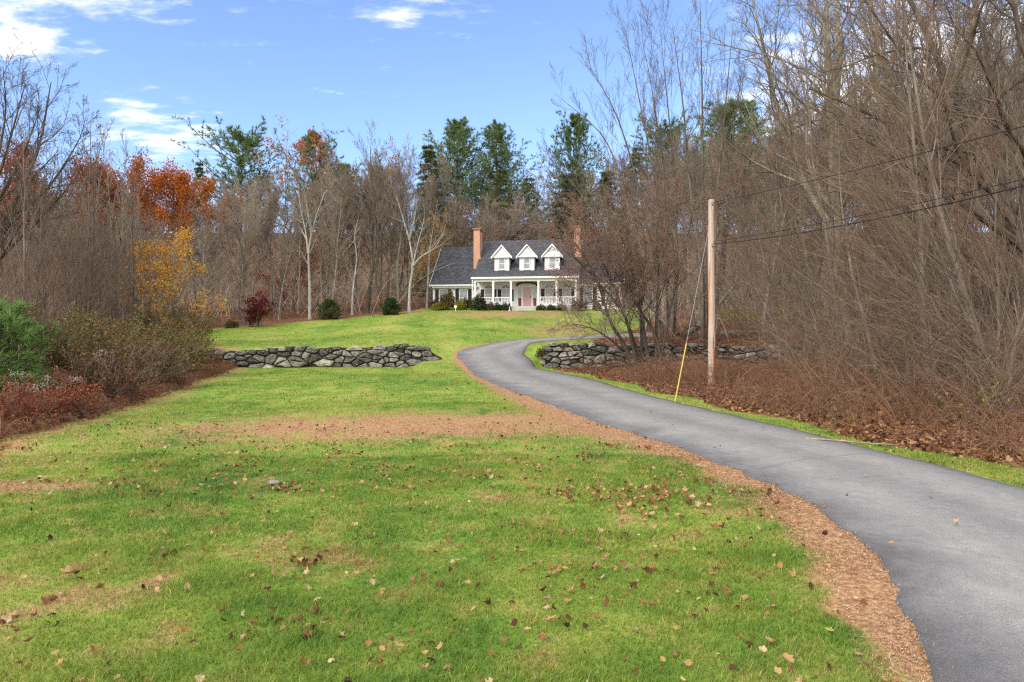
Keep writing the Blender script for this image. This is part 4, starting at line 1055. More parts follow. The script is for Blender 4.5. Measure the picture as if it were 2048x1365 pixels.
t = tree('bare_tree', lst, [sp(12, .3, .98, .6, .30, 7, .05, .09, .5, .012, fall=.4, cap=3), sp(8, .15, 1, .62, .48, 5, .04, .11, .6, .008), sp(7, .15, 1., .6, .5, 4, .03, .12, .7, .0055), sp(5, .15, 1., .6, .5, 3, .03, .12, .8, .0045)], M_dark, M_dark, 41)
t.location = (atx(-60, 30), 30, gz_of(atx(-60, 30), 30)); _used.add(t.name); tag(t, 'large dark bare tree spreading in from the left edge', 'tree')
V1 = vase_tree(42, 13.2, 5, .30, r0=.10, cm=M_twig)
put(V1, atx(150, 44), 44, 'tall thin bare tree rising behind the russet oak at left', 'tree', rz=1, sc=(.75, .75, 1.08))
put(V1, atx(235, 50), 50, 'bare vase-shaped top between the russet oak and the orange oak', 'tree', rz=2.5, sc=(.8, .8, 1.0))
# oaks still in leaf
def oak(seed, H, r0, m, per, size, zone=None, keep=.9):
    l = dict(per=per, size=size, mat=m, jit=.36, keep=keep)
    if zone: l['zone'] = zone
    return broad_tree(seed, H, r0, 'oak_tree', l, per=(10, 7, 6, 4), bare=.35, nst=1, f1=.5)
patchy = lambda s, f: (lambda p, r: (np.sin(p[:, 0] * .9 + s) * np.cos(p[:, 1] * .8 + s * 2) * np.sin(p[:, 2] * .9 + s) + .25 * r.normal(size=len(p))) > f)
O1 = oak(51, 12.5, .2, F_russet, 9, .17, patchy(1, -.75))
put(O1, atx(120, 56), 56, 'broad russet oak behind the bare saplings on the left', 'tree', rz=.2, sc=(1, 1, 1.14))
O1b = oak(54, 11.5, .17, F_russet, 7, .17, patchy(4, -.75))
put(O1b, atx(205, 58), 58, 'brown oak half faded beside the bright orange oak', 'tree', rz=2.1, sc=1.04)
put(O1b, atx(45, 54), 54, 'thin russet oak under the spreading bare crown at far left', 'tree', rz=4, sc=.95)
O2 = oak(52, 13, .2, F_orange, 12, .18, patchy(2, -.75))
put(O2, atx(318, 60), 60, 'bright orange oak, the most vivid crown over the left woods', 'tree', rz=1, sc=(.85, .85, 1.09))
O3 = oak(53, 12, .16, F_paleor, 7, .17, patchy(3, -.75))
put(O3, atx(450, 74), 74, 'pale orange treetop under the leftmost tall pine', 'tree', rz=1, sc=(.7, .7, 1.03))
O4 = broad_tree(55, 16.5, .26, 'oak_tree', dict(per=3, size=.2, mat=F_russet, jit=.2, keep=.8, zone=lambda p, r: (p[:, 2] > 11.5) & (np.sin(p[:, 0] * 1.1) + np.sin(p[:, 1] * 1.3 + p[:, 2]) + .4 * r.normal(size=len(p)) > .75)), per=(11, 7, 6, 4), bare=.3, f1=.55)
put(O4, atx(560, 70), 70, 'big spreading oak with a few red leaf patches, above the forked birch', 'tree', rz=.9, sc=(1.05, 1.05, 1.2))
put(O4, atx(800, 86), 86, 'oak top with red leaves left of the dark spruce', 'tree', rz=3.3, sc=(.75, .75, 1.16))
DK = []
for sd_k, HH in ((141, 9.5), (142, 8.5)):
    r = np.random.default_rng(sd_k); s_ = [stem(r, (0, 0, -.3), (.06, 0, 1), HH, 14, .085, up=.02, wob=.05)]
    DK.append(tree('bare_tree', s_, [sp(20, .22, .98, .6, .36, 7, .05, .06, .4, .011, drift=(.03, 0, .02), fall=.5), sp(7, .15, .98, .45, .5, 5, .05, .05, .5, .007), sp(5, .15, 1., .42, .52, 4, .04, .06, .7, .0055)], M_mid, M_grey, sd_k,
        dict(per=1, size=.075, mat=F_russet, jit=.05, keep=.22)))
for i, (px, Y) in enumerate([(30, 27), (100, 29), (165, 30), (215, 33), (258, 36), (130, 34), (62, 36), (290, 41)]):
    put(DK[i % 2], atx(px, Y), Y, 'slim dark-stemmed tree with a few withered leaves in the left-hand thicket', 'tree', 'dark slim trees of the left thicket', sc=PR.uniform(.9, 1.1))
# small coloured trees on the wood edge
Y1 = broad_tree(61, 6.6, .07, 'maple_tree', dict(per=4, size=.10, mat=F_yellow, jit=.14, keep=.75, zone=lambda p, r: (p[:, 0] + .9 * r.normal(size=len(p)) > .2) | (r.random(len(p)) < .28)), per=(15, 7, 6, 4), bare=.08, a1=.85, f1=.52, tm=M_tan, cm=M_twigr)
put(Y1, atx(330, 36), 36, 'small golden yellow maple at the left end of the upper lawn', 'tree', rz=0, sc=.94)
Y2 = sapling(62, 6.0, 4, (0, 0, 0), 'maple_tree', spread=.25, leaves=dict(per=2, size=.16, mat=F_yellow, jit=.12, keep=.5, zone=lambda p, r: p[:, 2] > 2.6))
put(Y2, atx(871, 76), 76, 'sparse gold leaved young maple rising behind the left gable of the house', 'tree', sc=(1.0, 1.0, 1.6))
Y3 = sapling(63, 6, 4, (0, 0, 0), 'maple_tree', spread=.4, leaves=dict(per=2, size=.17, mat=F_russet, jit=.15, keep=.8))
put(Y3, atx(950, 77), 77, 'russet maple peeping over the roof behind the left chimney', 'tree', sc=1.2)
put(Y3, atx(582, 66), 66, 'dark red leaved young maple among trunks left of the forked birch', 'tree', sc=1.15)

# conifers
Pw = [conifer(71, 21, .50, 15, 5.4, .1, F_pine, irr=.5, shape=.55, subs=9), conifer(72, 24, .28, 25, 8.2, .08, F_bluep, irr=.34, shape=.85, subs=11), conifer(73, 22, .38, 18, 6.6, .1, F_pine, irr=.42, shape=.85, subs=9)]
Ph = [conifer(74, 19, .12, 34, 4.9, .75, F_hem, 'hemlock_tree', 1.0, 8, .30, .05, 9, irr=.18), conifer(75, 17, .15, 28, 5.4, .6, F_hem, 'hemlock_tree', .9, 7, .32, .05, 8, irr=.3)]
put(Pw[0], atx(482, 84), 84, 'tall ragged pine, leftmost of the big pines on the ridge', 'tree', rz=.3, sc=1.03)
put(Pw[2], atx(652, 88), 88, 'pine top rising midway between the ragged pine and the dark spruce', 'tree', rz=1.3, sc=.97)
put(Ph[0], atx(868, 82), 82, 'dark green spruce-like hemlock above the left end of the house roof', 'tree', rz=2, sc=(.95, .95, 1.05))
put(Pw[1], atx(918, 97), 97, 'tallest bluish pine behind the left chimney', 'tree', rz=.4, sc=(1, 1, 1.0))
put(Pw[1], atx(988, 99), 99, 'full green pine beside the tallest bluish pine', 'tree', rz=2.6, sc=(.9, .9, .99))
put(Ph[1], atx(1003, 84), 84, 'olive hemlock in front of the twin pines over the house', 'tree', rz=1, sc=(.8, .8, .98))
put(Pw[2], atx(1130, 90), 90, 'thin see-through pine over the middle dormer', 'tree', rz=4, sc=(.85, .85, 1.13))
put(Ph[1], atx(1140, 78), 78, 'wide dark hemlock behind the house, under the thin pine', 'tree', rz=3, sc=(1.15, 1.15, .92))
put(Ph[1], atx(1215, 84), 84, 'hemlock behind the right chimney and the rising maple stems', 'tree', rz=5, sc=(1.0, 1.0, .98))
put(Ph[0], atx(1265, 76), 76, 'brownish hemlock seen through the tall fan of bare stems', 'tree', rz=5, sc=(.8, .8, .98))
put(Pw[0], atx(1335, 82), 82, 'pine seen through the bare stems left of the utility pole', 'tree', rz=2.2, sc=1.02)
put(Pw[2], atx(1440, 70), 70, 'full pine rising directly behind the utility pole', 'tree', rz=2.2, sc=(1.15, 1.15, .95))
put(Ph[0], atx(1592, 72), 72, 'conifer among bare crowns right of the utility pole', 'tree', rz=1.2, sc=(.8, .8, 1.02))
put(Pw[0], atx(1500, 86), 86, 'thin pine top between the pole and the right-hand conifer', 'tree', rz=3.2, sc=.9)
put(Ph[0], atx(402, 92), 92, 'small dark conifer tip between the orange oak and ragged pine', 'tree', rz=3.2, sc=(.6, .6, .95))
put(Pw[2], atx(712, 96), 96, 'low pine top just right of the midway pine', 'tree', rz=.2, sc=(.8, .8, .84))
put(Pw[0], atx(752, 98), 98, 'low pine top left of the red oak crown', 'tree', rz=5.2, sc=(.7, .7, .86))
put(Ph[1], atx(1060, 92), 92, 'dark hemlock tip over the right half of the main roof', 'tree', rz=.2, sc=(.7, .7, .95))

# the multi-stemmed little tree in front of the right wing
C31 = 30.5
def cpt(a, c, dy): return (atx(a, C31) - atx(1285, C31), dy, atz(c, C31) - gz_of(atx(1285, C31), C31))
cst = [path([cpt(*q) for q in pts], 16, r0, .12) for pts, r0 in (
    ([(1262, 722, 0), (1245, 690, 0), (1222, 655, .2), (1192, 574, .3), (1140, 500, .5), (1072, 448, .7)], .085),
    ([(1280, 722, .1), (1262, 680, -.2), (1238, 622, -.3), (1206, 560, -.6), (1168, 480, -.8)], .08),
    ([(1296, 720, 0), (1290, 670, .3), (1284, 629, .4), (1262, 543, .6), (1236, 470, .7)], .085),
    ([(1322, 722, -.1), (1313, 690, -.1), (1297, 657, 0), (1253, 605, -.5), (1194, 525, -.9)], .07),
    ([(1314, 722, .2), (1316, 640, .3), (1319, 574, .2), (1312, 497, 0), (1332, 440, 0)], .075),
    ([(1285, 722, .2), (1288, 610, .7), (1300, 520, 1.1), (1284, 440, 1.3)], .07),
    ([(1255, 722, -.1), (1222, 690, -.5), (1180, 668, -.9), (1120, 655, -1.1)], .04),
    ([(1322, 722, .1), (1345, 620, .1), (1372, 520, .1), (1392, 450, .2)], .06),
    ([(1270, 722, -.2), (1240, 640, -.8), (1190, 590, -1.2), (1130, 540, -1.6)], .06))]
crab = tree('crabapple_tree', cst, [sp(20, .22, .99, .78, .44, 7, .03, .12, .5, .010, fall=.25, cap=2.5), sp(10, .15, 1, .7, .48, 5, .02, .13, .6, .0062), sp(7, .15, 1., .7, .52, 4, .01, .13, .7, .0045), sp(3, .2, 1., .6, .5, 3, 0, .1, .8, .0036)], M_mid, M_twigr, 77,
    dict(per=1, size=.05, mat=F_budred, jit=.05, keep=.8, zone=lambda p, r: (p[:, 2] > 2.9) | (r.random(len(p)) < .06)))
crab.scale = (1, 1, 1.13); crab.location = (atx(1285, C31), C31, gz_of(atx(1285, C31), C31)); _used.add(crab.name)
tag(crab, 'many-stemmed crabapple with withered red leaves before the right house wing', 'tree')
# tall fan of stems behind it
def drawn_tree(name, Y, px0, lines, seed, tm, cm, specs, label):
    st_ = [path(drawn(Y, px0, p), 20, r0, .07) for p, r0 in lines]
    t = tree(name, st_, specs, tm, cm, seed); t.location = (atx(px0, Y), Y, gz_of(atx(px0, Y), Y)); _used.add(t.name); return tag(t, label, 'tree')
fan_sp = [sp(19, .32, .98, .38, .25, 7, .09, .05, .26, .009, fall=.5, cap=3.4), sp(7, .15, .98, .38, .46, 5, .07, .06, .5, .006), sp(6, .15, 1., .42, .5, 4, .05, .07, .7, .005), sp(3, .15, 1., .45, .55, 3, .03, .08, .8, .0045)]
drawn_tree('bare_tree', 40, 1335, [([(1325, 710, 0), (1300, 560, 0), (1262, 420, .5), (1215, 270, 1), (1112, 168, 1.5)], .13), ([(1330, 710, 0), (1312, 560, .3), (1288, 400, .6), (1240, 220, 1.2), (1178, 100, 1.6)], .13),
    ([(1335, 710, 0), (1326, 560, -.3), (1305, 380, -.8), (1268, 200, -1.2), (1240, 75, -1.5)], .12), ([(1340, 710, 0), (1345, 540, -.3), (1334, 380, .3), (1312, 180, .9), (1290, 52, 1.2)], .12), ([(1320, 710, 0), (1282, 590, .2), (1225, 480, .6), (1165, 380, 1), (1095, 300, 1.3)], .09), ([(1345, 710, 0), (1356, 520, .4), (1352, 330, .6), (1342, 170, 1.2), (1330, 20, 1.5)], .12)],
    81, M_mid, M_grey, fan_sp, 'tall fan of bare stems curving left over the crabapple')
drawn_tree('bare_tree', 38, 1412, [([(1405, 720, 0), (1402, 540, 0), (1385, 380, .4), (1372, 200, .7), (1352, 30, 1)], .14), ([(1412, 720, 0), (1412, 540, .2), (1408, 380, .2), (1400, 190, -.4), (1392, 12, -.8)], .15),
    ([(1420, 720, 0), (1424, 560, -.3), (1428, 400, -.6), (1440, 220, -1), (1452, 60, -1.3)], .13), ([(1426, 720, 0), (1440, 560, .3), (1456, 400, .7), (1480, 250, 1.1), (1500, 120, 1.3)], .11), ([(1400, 720, 0), (1380, 580, .4), (1352, 450, .8), (1330, 300, 1.1), (1318, 170, 1.4)], .10)],
    82, M_mid, M_grey, fan_sp, 'tallest upright clump of bare stems just behind the pole')
F1 = vase_tree(83, 15, 5, .26, (-.05, 0), .10, cm=M_grey)
put(F1, atx(1290, 47), 47, 'bare stems fanning out between the crabapple and the woods', 'tree', rz=2, sc=(.8, .8, .9))
# big trees at the right
B1 = broad_tree(91, 24, .34, nst=2, spread=.25, per=(14, 9, 7, 5), bare=.22, a1=.8, f1=.42, tm=M_lichen, cm=M_grey)
B2 = broad_tree(92, 21, .26, nst=3, spread=.3, per=(13, 9, 7, 5), bare=.2, a1=.7, f1=.45, tm=M_lichen, cm=M_grey, drift=(-.03, 0, 0))
B3 = vase_tree(93, 20, 6, .28, (-.10, 0), .14, tm=M_lichen, cm=M_grey)
put(B1, atx(1690, 36), 36, 'great bare tree with a thick straight trunk midway between pole and right edge', 'tree', rz=.3)
put(B2, atx(1815, 33), 33, 'bare tree with several greenish rising limbs in the right-hand wood', 'tree', rz=0)
put(B3, atx(1955, 25), 25, 'leaning mossy multi-stemmed tree near the right edge', 'tree', rz=0)
B4 = broad_tree(94, 17, .30, nst=2, spread=.3, per=(15, 9, 7, 5), bare=.18, a1=.85, f1=.5, tm=M_dark, cm=M_grey, drift=(-.07, 0, -.01))
put(B4, atx(2052, 18.5), 18.5, 'dark thick trunk cut by the right edge, limbs reaching left', 'tree', rz=0)
put(B1, atx(2010, 40), 40, 'tall bare tree behind the leaning mossy tree', 'tree', rz=2.4)
put(B2, atx(1590, 44), 44, 'bare tree with rising limbs a little right of the pole', 'tree', rz=1.8, sc=(.9, .9, .98))
put(B3, atx(1760, 42), 42, 'bare multi-stemmed tree behind the great straight trunk', 'tree', rz=3.5, sc=1.1)
put(B1, atx(1890, 48), 48, 'bare tree deep in the right-hand wood behind the mossy one', 'tree', rz=4.2, sc=1.05)

# ------------------------------------------------------------------ saplings leaning over the right bank
SR = [sapling(111, 6.2, 4, (-.11, 0, .02), spread=.22, lean=(-.14, 0), per=(15, 6, 3), cm=M_brownt, tm=M_slim, r0=.05), sapling(112, 7.4, 3, (-.14, 0, .0), spread=.2, lean=(-.18, 0), per=(17, 6, 3), cm=M_brownt, tm=M_slim, r0=.055), sapling(113, 5.2, 4, (-.08, 0, .03), spread=.3, lean=(-.1, 0), cm=M_brownt, tm=M_slim, per=(13, 6, 3)), sapling(114, 8.6, 3, (-.07, 0, .03), spread=.15, lean=(-.12, 0), cm=M_brownt, tm=M_slim, per=(16, 6, 3), r0=.07)]
LT_ = []
for sd_k, HH, ln_ in ((131, 10.5, -.16), (132, 9.5, -.10), (133, 12, -.06)):
    r = np.random.default_rng(sd_k); s_ = [stem(r, (0, 0, -.3), (ln_, 0, 1), HH, 14, .085, up=.0, wob=.035)]
    LT_.append(tree('bare_tree', s_, [sp(24, .2, .98, .7, .34, 7, .05, .05, .35, .011, drift=(-.07, 0, 0), fall=.5), sp(7, .15, .98, .45, .5, 5, .05, .05, .5, .006), sp(5, .15, 1., .42, .52, 4, .04, .06, .7, .0048), sp(3, .2, 1., .4, .55, 3, .03, .06, .8, .004)], M_slim, M_brownt, sd_k))
for i, (px, Y) in enumerate([(1990, 15.8), (1868, 17.5), (1905, 19), (1765, 20.5), (1835, 22), (1700, 24.5), (1940, 21.5), (2025, 20), (1790, 26), (1640, 29)]):
    put(LT_[i % 3], atx(px, Y), Y, 'slim bare trunk leaning left over the brush between the drive and the mossy wall', 'tree', 'slim trunks on the right-hand bank', rz=PR.uniform(-.35, .35), sc=PR.uniform(.85, 1.15))
spots = [(1985, 15.0), (2060, 13.5), (1900, 17), (1830, 19), (1955, 19.5), (2030, 17.5), (1760, 21), (1880, 22), (1700, 23.5), (1945, 24), (2040, 22), (1650, 26), (1600, 28.5), (1850, 28), (2000, 27.5), (1560, 31), (1790, 31), (1510, 35.5), (1640, 36), (1730, 37), (1860, 36), (1990, 35), (1580, 39), (1530, 43), (2110, 17), (2120, 22)]
for i, (px, Y) in enumerate(spots):
    lab, grp = ('brown leaning sapling with long left-swept shoots in front of the mossy wall', 'saplings leaning over the right-hand bank') if Y < 32.5 else ('brown sapling in the wood behind the mossy wall right of the pole', 'saplings behind the right-hand wall')
    put(SR[i % 4], atx(px, Y), Y, lab, 'sapling', grp, rz=PR.uniform(-.45, .45), sc=PR.uniform(.85, 1.12))
# saplings of the left wood
SL = [sapling(121, 7.5, 4, (.03, 0, .03), spread=.3, cm=M_brownt, per=(15, 7, 4), tm=M_mid, r0=.06), sapling(122, 8.5, 3, (.05, 0, .02), spread=.25, lean=(.1, 0), cm=M_brownt, per=(16, 7, 4), tm=M_mid, r0=.065), sapling(123, 6.5, 5, (.02, 0, .03), spread=.4, cm=M_brownt, per=(14, 7, 4), tm=M_mid)]
spl = [(25, 24), (70, 27), (-30, 22), (120, 30), (180, 32), (230, 34), (60, 33), (140, 36), (200, 40), (90, 40), (20, 38), (300, 44), (245, 46), (160, 46), (60, 46), (-20, 44), (345, 50), (290, 52), (210, 52), (120, 52), (10, 52), (-40, 34), (170, 28), (215, 44)]
for i, (px, Y) in enumerate(spl):
    put(SL[i % 3], atx(px, Y), Y, 'fine brown bare sapling in the thicket under the russet and orange oaks', 'sapling', 'saplings of the left-hand thicket', sc=PR.uniform(.85, 1.05) * min(1.15, (atz(430, Y) - gz_of(atx(px, Y), Y)) / 7.5))

# ------------------------------------------------------------------ the woods: every tree its own object, labelled by its place
taken = [(o.location.x, o.location.y) for o in bpy.data.objects if o.parent is None and o.get('category') == 'tree']
def clear(x, y, d):
    return all((x - a) ** 2 + (y - b) ** 2 > d * d for a, b in taken)
def in_house(x, y): return -9.5 < x < 13.5 and 60 < y < 77
def zone_label(px, Y):
    if Y > 112: return 'bare tree on the crest of the far wooded hill', 'trees on the crest of the hill'
    if px < 420: return 'bare grey-brown tree in the wood behind the orange oaks', 'trees of the left wood'
    if px < 620: return 'bare slim tree in the wood left of the forked white birch', 'trees left of the forked birch'
    if px < 818: return 'bare slim tree in the wood between the two big white birches', 'trees between the birches'
    if px < 1260: return 'bare tree on the slope behind the white house', 'trees behind the house'
    if px < 1430: return 'bare tree in the wood between the house and the utility pole', 'trees between house and pole'
    return 'bare tree in the wood behind the mossy wall right of the pole', 'trees of the right-hand wood'
TR = random.Random(77); count = 0
def fit(x, y):
    """scale that gives the wood its skyline: trees taller towards the right, low along the left thicket"""
    px = 1024 + x / y * 1365
    top = np.interp(px, [0, 400, 440, 800, 1000, 1250, 1500, 1700, 2048], [450, 440, 362, 335, 335, 305, 250, 170, 80])
    if px < 420 and y > 66: top = 385
    if -9 < x < 12 and y < 96: top = 420
    return max(.35, min(1.45, (atz(top, y) - gz_of(x, y)) / 15.0))
def try_put(x, y, dmin, protos, scr):
    global count
    px = 1024 + x / y * 1365
    if not clear(x, y, dmin) or in_house(x, y) or px < -60 or px > 2110: return
    if y < 70 and float(lawn_mask(np.array([x]), np.array([y]), *road_sd([x], [y]))[0]) > .05: return
    if float(road_sd([x], [y])[0][0]) < 1.2: return
    taken.append((x, y)); lab, grp = zone_label(px, y)
    k_ = fit(x, y); w_ = .5 + .5 * k_; f_ = TR.uniform(*scr); put(TR.choice(protos), x, y, lab, 'tree', grp, sc=(w_ * f_, w_ * f_, k_ * f_)); count += 1
# front rank along the wood edge left of the house
for i in range(70):
    t = TR.random(); x = -25 + t * 17; y = 50.2 + t * 13 + 1.2 + TR.random() * 9
    try_put(x, y, 1.35, FT, (.8, 1.03))
# left wood
for i in range(70):
    y = TR.uniform(36, 70); px = TR.uniform(-50, 420); try_put(atx(px, y), y, 2.3, FT, (.8, 1.02))
# right wood
# rank rising behind the roof
for i in range(130):
    y = TR.uniform(78.5, 93); x = TR.uniform(-11, 14); try_put(x, y, 1.7, FT, (.8, 1.08))
for i in range(110):
    y = TR.uniform(37, 72); px = TR.uniform(1300, 2110); try_put(atx(px, y), y, 2.4, FT, (.8, 1.04))
# the hill
for i in range(900):
    if count > 272: break
    y = math.sqrt(TR.uniform(66 ** 2, 140 ** 2)); px = TR.uniform(-60, 2110); x = atx(px, y)
    try_put(x, y, 3.0 + (y - 66) * .03, FT, (.84, 1.04))
print('woods', count)

# ------------------------------------------------------------------ shrubs at the house
BX = bush('boxwood_shrub', 201, 1, 1, 1, 1700, .09, F_box); BO = bush('shrub', 202, 1, 1, 1, 1400, .10, F_olive, low=.2); BG = bush('shrub', 203, 1, 1, 1, 1300, .10, F_gold, low=.15); BB = bush('shrub', 204, 1, 1, 1, 1200, .10, F_brownl, low=.2)
def shrub(root, px, py, w_, hg, label, Y=None):
    x, y = pix(px, py)
    if Y: x, y = atx(px, Y), Y
    put(root, x, y, label, 'shrub', None, sc=(w_, w_ * .9, hg), sink=.03)
HYs = 62.6
shrub(BG, 879, 622, 1.5, .85, 'low gold-green shrub at the left corner of the house', HYs + .7)
shrub(BO, 895, 622, 1.5, 1.75, 'tall loose olive shrub under the left wing windows', HYs + 1)
shrub(BG, 920, 622, 1.1, 1.0, 'round gold shrub between the olive and the brown shrub', HYs + .5)
shrub(BB, 933, 620, .95, 1.1, 'dark brown shrub left of the big green dome', HYs + 1)
shrub(BX, 957, 619, 1.75, 1.45, 'large dark green dome-shaped shrub at the porch corner', HYs + .3)
shrub(BO, 980, 618, .9, .75, 'small olive shrub right of the big green dome', HYs + .2)
shrub(BX, 996, 617, .85, .72, 'clipped boxwood before the second railing, left one of a pair', HYs + .1)
shrub(BX, 1011, 617, .95, .75, 'clipped boxwood by the porch steps, right one of a pair', HYs + .1)
shrub(BX, 1082, 617, 1.0, .55, 'low dark boxwood just right of the front door', HYs - .3)
shrub(BX, 1102, 617, .95, .55, 'middle low boxwood before the right porch railing', HYs - .4)
shrub(BX, 1123, 617, 1.0, .6, 'low boxwood at the right end of the porch railing', HYs - .4)
shrub(BB, 1157, 617, 1.7, 1.05, 'wide brown shrub between the porch and the right wing', HYs - .5)
shrub(BO, 1194, 617, .95, .8, 'olive shrub below the right wing windows', HYs - .6)
shrub(BB, 867, 620, .9, .9, 'brown shrub hugging the left end wall of the house', HYs + 2.2)
# wood edge shrubs left of the house
RB = sapling(205, 3.0, 4, (0, 0, -.01), 'red_shrub', spread=.16, leaves=dict(per=3, size=.15, mat=F_dred, jit=.1, keep=.9), per=(14, 6, 4), cm=M_dark, tm=M_dark)
x, y = pix(512, 655); put(RB, x, y, 'dark red shrub at the wood edge behind the left lawn', 'shrub', sc=(1.0, 1.0, .72))
EV = conifer(206, 1.9, .05, 12, 1.15, .3, F_hem, 'pine_sapling', .7, 7, .17, .03, 5, irr=.2); EV2 = conifer(207, 1.6, .02, 13, 1.1, .3, F_green, 'pine_sapling', .6, 8, .15, .03, 6, irr=.15)
x, y = pix(655, 641); put(EV, x, y + .8, 'dull green young conifer right of the forked birch', 'sapling', sc=(1.15, 1.15, 1))
x, y = pix(780, 631); put(EV2, x, y + .6, 'bright green young conifer left of the spreading birch', 'sapling', sc=1.0)
BGn = bush('shrub', 208, 1, 1, 1, 700, .13, F_olive); x, y = pix(463, 657); put(BGn, x, y, 'tiny yellow-green bush beside the dark red shrub', 'shrub', sc=(1, 1, .7))

# ------------------------------------------------------------------ thicket at the left
YP = [conifer(211, 2.3, .03, 13, 1.25, .1, F_young, 'pine_sapling', .55, 9, .17, .016, 5, irr=.25, per=5), conifer(212, 2.9, .1, 11, 1.0, .1, F_young, 'pine_sapling', .6, 8, .18, .018, 5, irr=.3)]
put(YP[0], atx(-8, 15.0), 15.0, 'bright green young pine at the left edge in front of brambles', 'sapling', sc=1.05)
put(YP[1], atx(28, 19.5), 19.5, 'young pine standing behind the bright one at the left edge', 'sapling', sc=1.0)
put(YP[0], atx(95, 22), 22, 'green young pine between olive shrubs left of the thicket', 'sapling', rz=1, sc=(.75, .75, .95))
def thick(seed, H, fol, keep=.8, per=3, cm=M_twig):
    return sapling(seed, H, 9, (0, 0, -.035), 'wild_shrub', spread=.7, cm=cm, tm=M_dark, r0=.022, per=(12, 7, 5), leaves=dict(per=per, size=.075, mat=fol, jit=.08, keep=keep))
TK = [thick(221, 2.7, F_olive, .7, 3, M_brownt), thick(222, 2.5, F_olive, .45, 2, M_brownt), thick(223, 1.9, F_brownl, .5, 2, M_twigr), thick(224, 1.7, F_budred, .7, 2, M_twigr)]
for i, (px, Y, k, lab) in enumerate([(150, 20, 0, 'olive green wild shrub beside the young pines at left'), (215, 22.5, 0, 'tall olive wild shrub in the middle of the left thicket'), (275, 25, 0, 'olive wild shrub at the lawn side of the left thicket'), (330, 28, 1, 'thin wild shrub near the buried end of the left wall'), (245, 27, 1, 'thin brown-green wild shrub behind the olive ones'), (170, 25, 1, 'wild shrub under the bare saplings at left'), (110, 24.5, 0, 'olive wild shrub behind the second young pine'),
        (300, 21.5, 2, 'brown twiggy shrub on the lawn edge of the left thicket'), (265, 20.3, 1, 'airy olive shrub leaning over the lawn edge'), (345, 26.5, 0, 'olive wild shrub nearest the bare wall stones'), (205, 16.6, 2, 'brown twiggy shrub in front of the red brambles'), (110, 13.6, 3, 'red bramble at the lawn edge below the young pines'), (30, 12.4, 3, 'red bramble nearest the viewer at the left edge'), (355, 31, 2, 'brown twiggy shrub against the left end of the wall'), (395, 31.8, 2, 'brown bramble shrub burying the wall end'), (425, 32.0, 2, 'low brown bramble next to the first bare wall stones'), (240, 19, 3, 'red-leaved bramble shrub at the foot of the thicket'), (180, 17, 3, 'red bramble shrub below the olive wild shrub'), (375, 35, 1, 'thin wild shrub behind the wall at the golden maple'), (320, 33.5, 0, 'olive wild shrub under the golden maple'), (60, 17, 3, 'red bramble in front of the second young pine')]):
    s_ = PR.uniform(.85, 1.0) * (.62 if px in (395, 425) else .6 if k == 3 else 1.0 if k < 2 else .95)
    put(TK[k], atx(px, Y), Y, lab, 'shrub', sc=(s_, s_, s_ * .95))

# ------------------------------------------------------------------ brambles and underbrush: nobody could count the canes
def canes(G_, LG, n, xs, ys, zs, H, arch, r0, twigs=3, leafn=0, leafs=.05):
    """arching canes with side twigs"""
    a = rng.random(n) * 6.28; ln = H * rng.uniform(.5, 1.25, n); d = unit(np.stack([np.cos(a) * .55, np.sin(a) * .55, np.ones(n)], 1))
    p = np.stack([xs, ys, zs - .05], 1); pts = [p]
    for i in range(6):
        d = unit(d + np.stack([np.cos(a) * .12, np.sin(a) * .12, np.full(n, -arch)], 1) * (i * .35) + rng.normal(0, .10, (n, 3))); p = p + d * (ln / 6)[:, None]; pts.append(p)
    P = np.stack(pts, 1); R = np.linspace(1, .4, 7)[None] * (r0 * rng.uniform(.6, 1.2, n))[:, None]
    G_.tubes(P, R, 3)
    q, qr = shoots(rng, P, R, twigs, .25, 1, .8, .3, lambda pl, t: pl * .32 * (1.2 - t * .7), 4, .02, .16, .6, r0 * .35)
    G_.tubes(q, qr, 3)
    q2, qr2 = shoots(rng, q, qr, 2, .2, 1, .7, .3, lambda pl, t: pl * .5, 3, .0, .16, .7, r0 * .3); G_.tubes(q2, qr2, 3)
    if leafn:
        allp = np.concatenate([q[:, 2], q[:, 3], q2[:, 2]]); s = rng.integers(0, len(allp), leafn); LG.cards(allp[s] + rng.normal(0, .03, (leafn, 3)), leafs)
BRm = bark('bramble_cane', (.118, .062, .038), (.245, .142, .090), 2, 0)
UB = Geo(); UL = Geo()
n = 15000; y = np.sqrt(rng.random(n) * (33 ** 2 - 8 ** 2) + 64); x = rng.uniform(.1, .86, n) * y
sdv, sv = road_sd(x, y); dens = fbm(x, y, .5, 70); k = (sv > 0) & (sdv > 1.0 + .8 * (dens - .3)) & (rng.random(n) < np.clip(2.6 * (fbm(x, y, .8, 71) - .40) + .35 * (1 - sst(1.2, 4.0, sdv)) + .35 * sst(.60, .7, x / y), .03, 1)) & (y < 32.3)
x, y, sdv = x[k], y[k], sdv[k]; hgt = np.where(x / y > .55, 1.5, 1.7) * np.clip(.35 + 1.9 * (fbm(x, y, .8, 71) - .28), .25, 1.25) * (.5 + .5 * sst(.9, 2.2, sdv)) * (1 - .5 * sst(23, 31, y))
canes(UB, UL, len(x), x, y, hz(x, y), hgt, .42, .0075, 3, 9000, .05)
n = 2600; y = np.sqrt(rng.random(n) * (33 ** 2 - 11 ** 2) + 121); x = rng.uniform(.41, .86, n) * y; sdv, sv = road_sd(x, y)
k = (sv > 0) & (sdv > 2.6) & (y < 32.4) & (rng.random(n) < np.clip(2.2 * (fbm(x, y, .45, 97) - .33) + .5 * sst(.5, .66, x / y), .04, 1)); x, y = x[k], y[k]
UT = Geo(); canes(UT, None, len(x), x, y, hz(x, y), 2.3 + 1.3 * rng.random(len(x)), .16, .0085, 6)
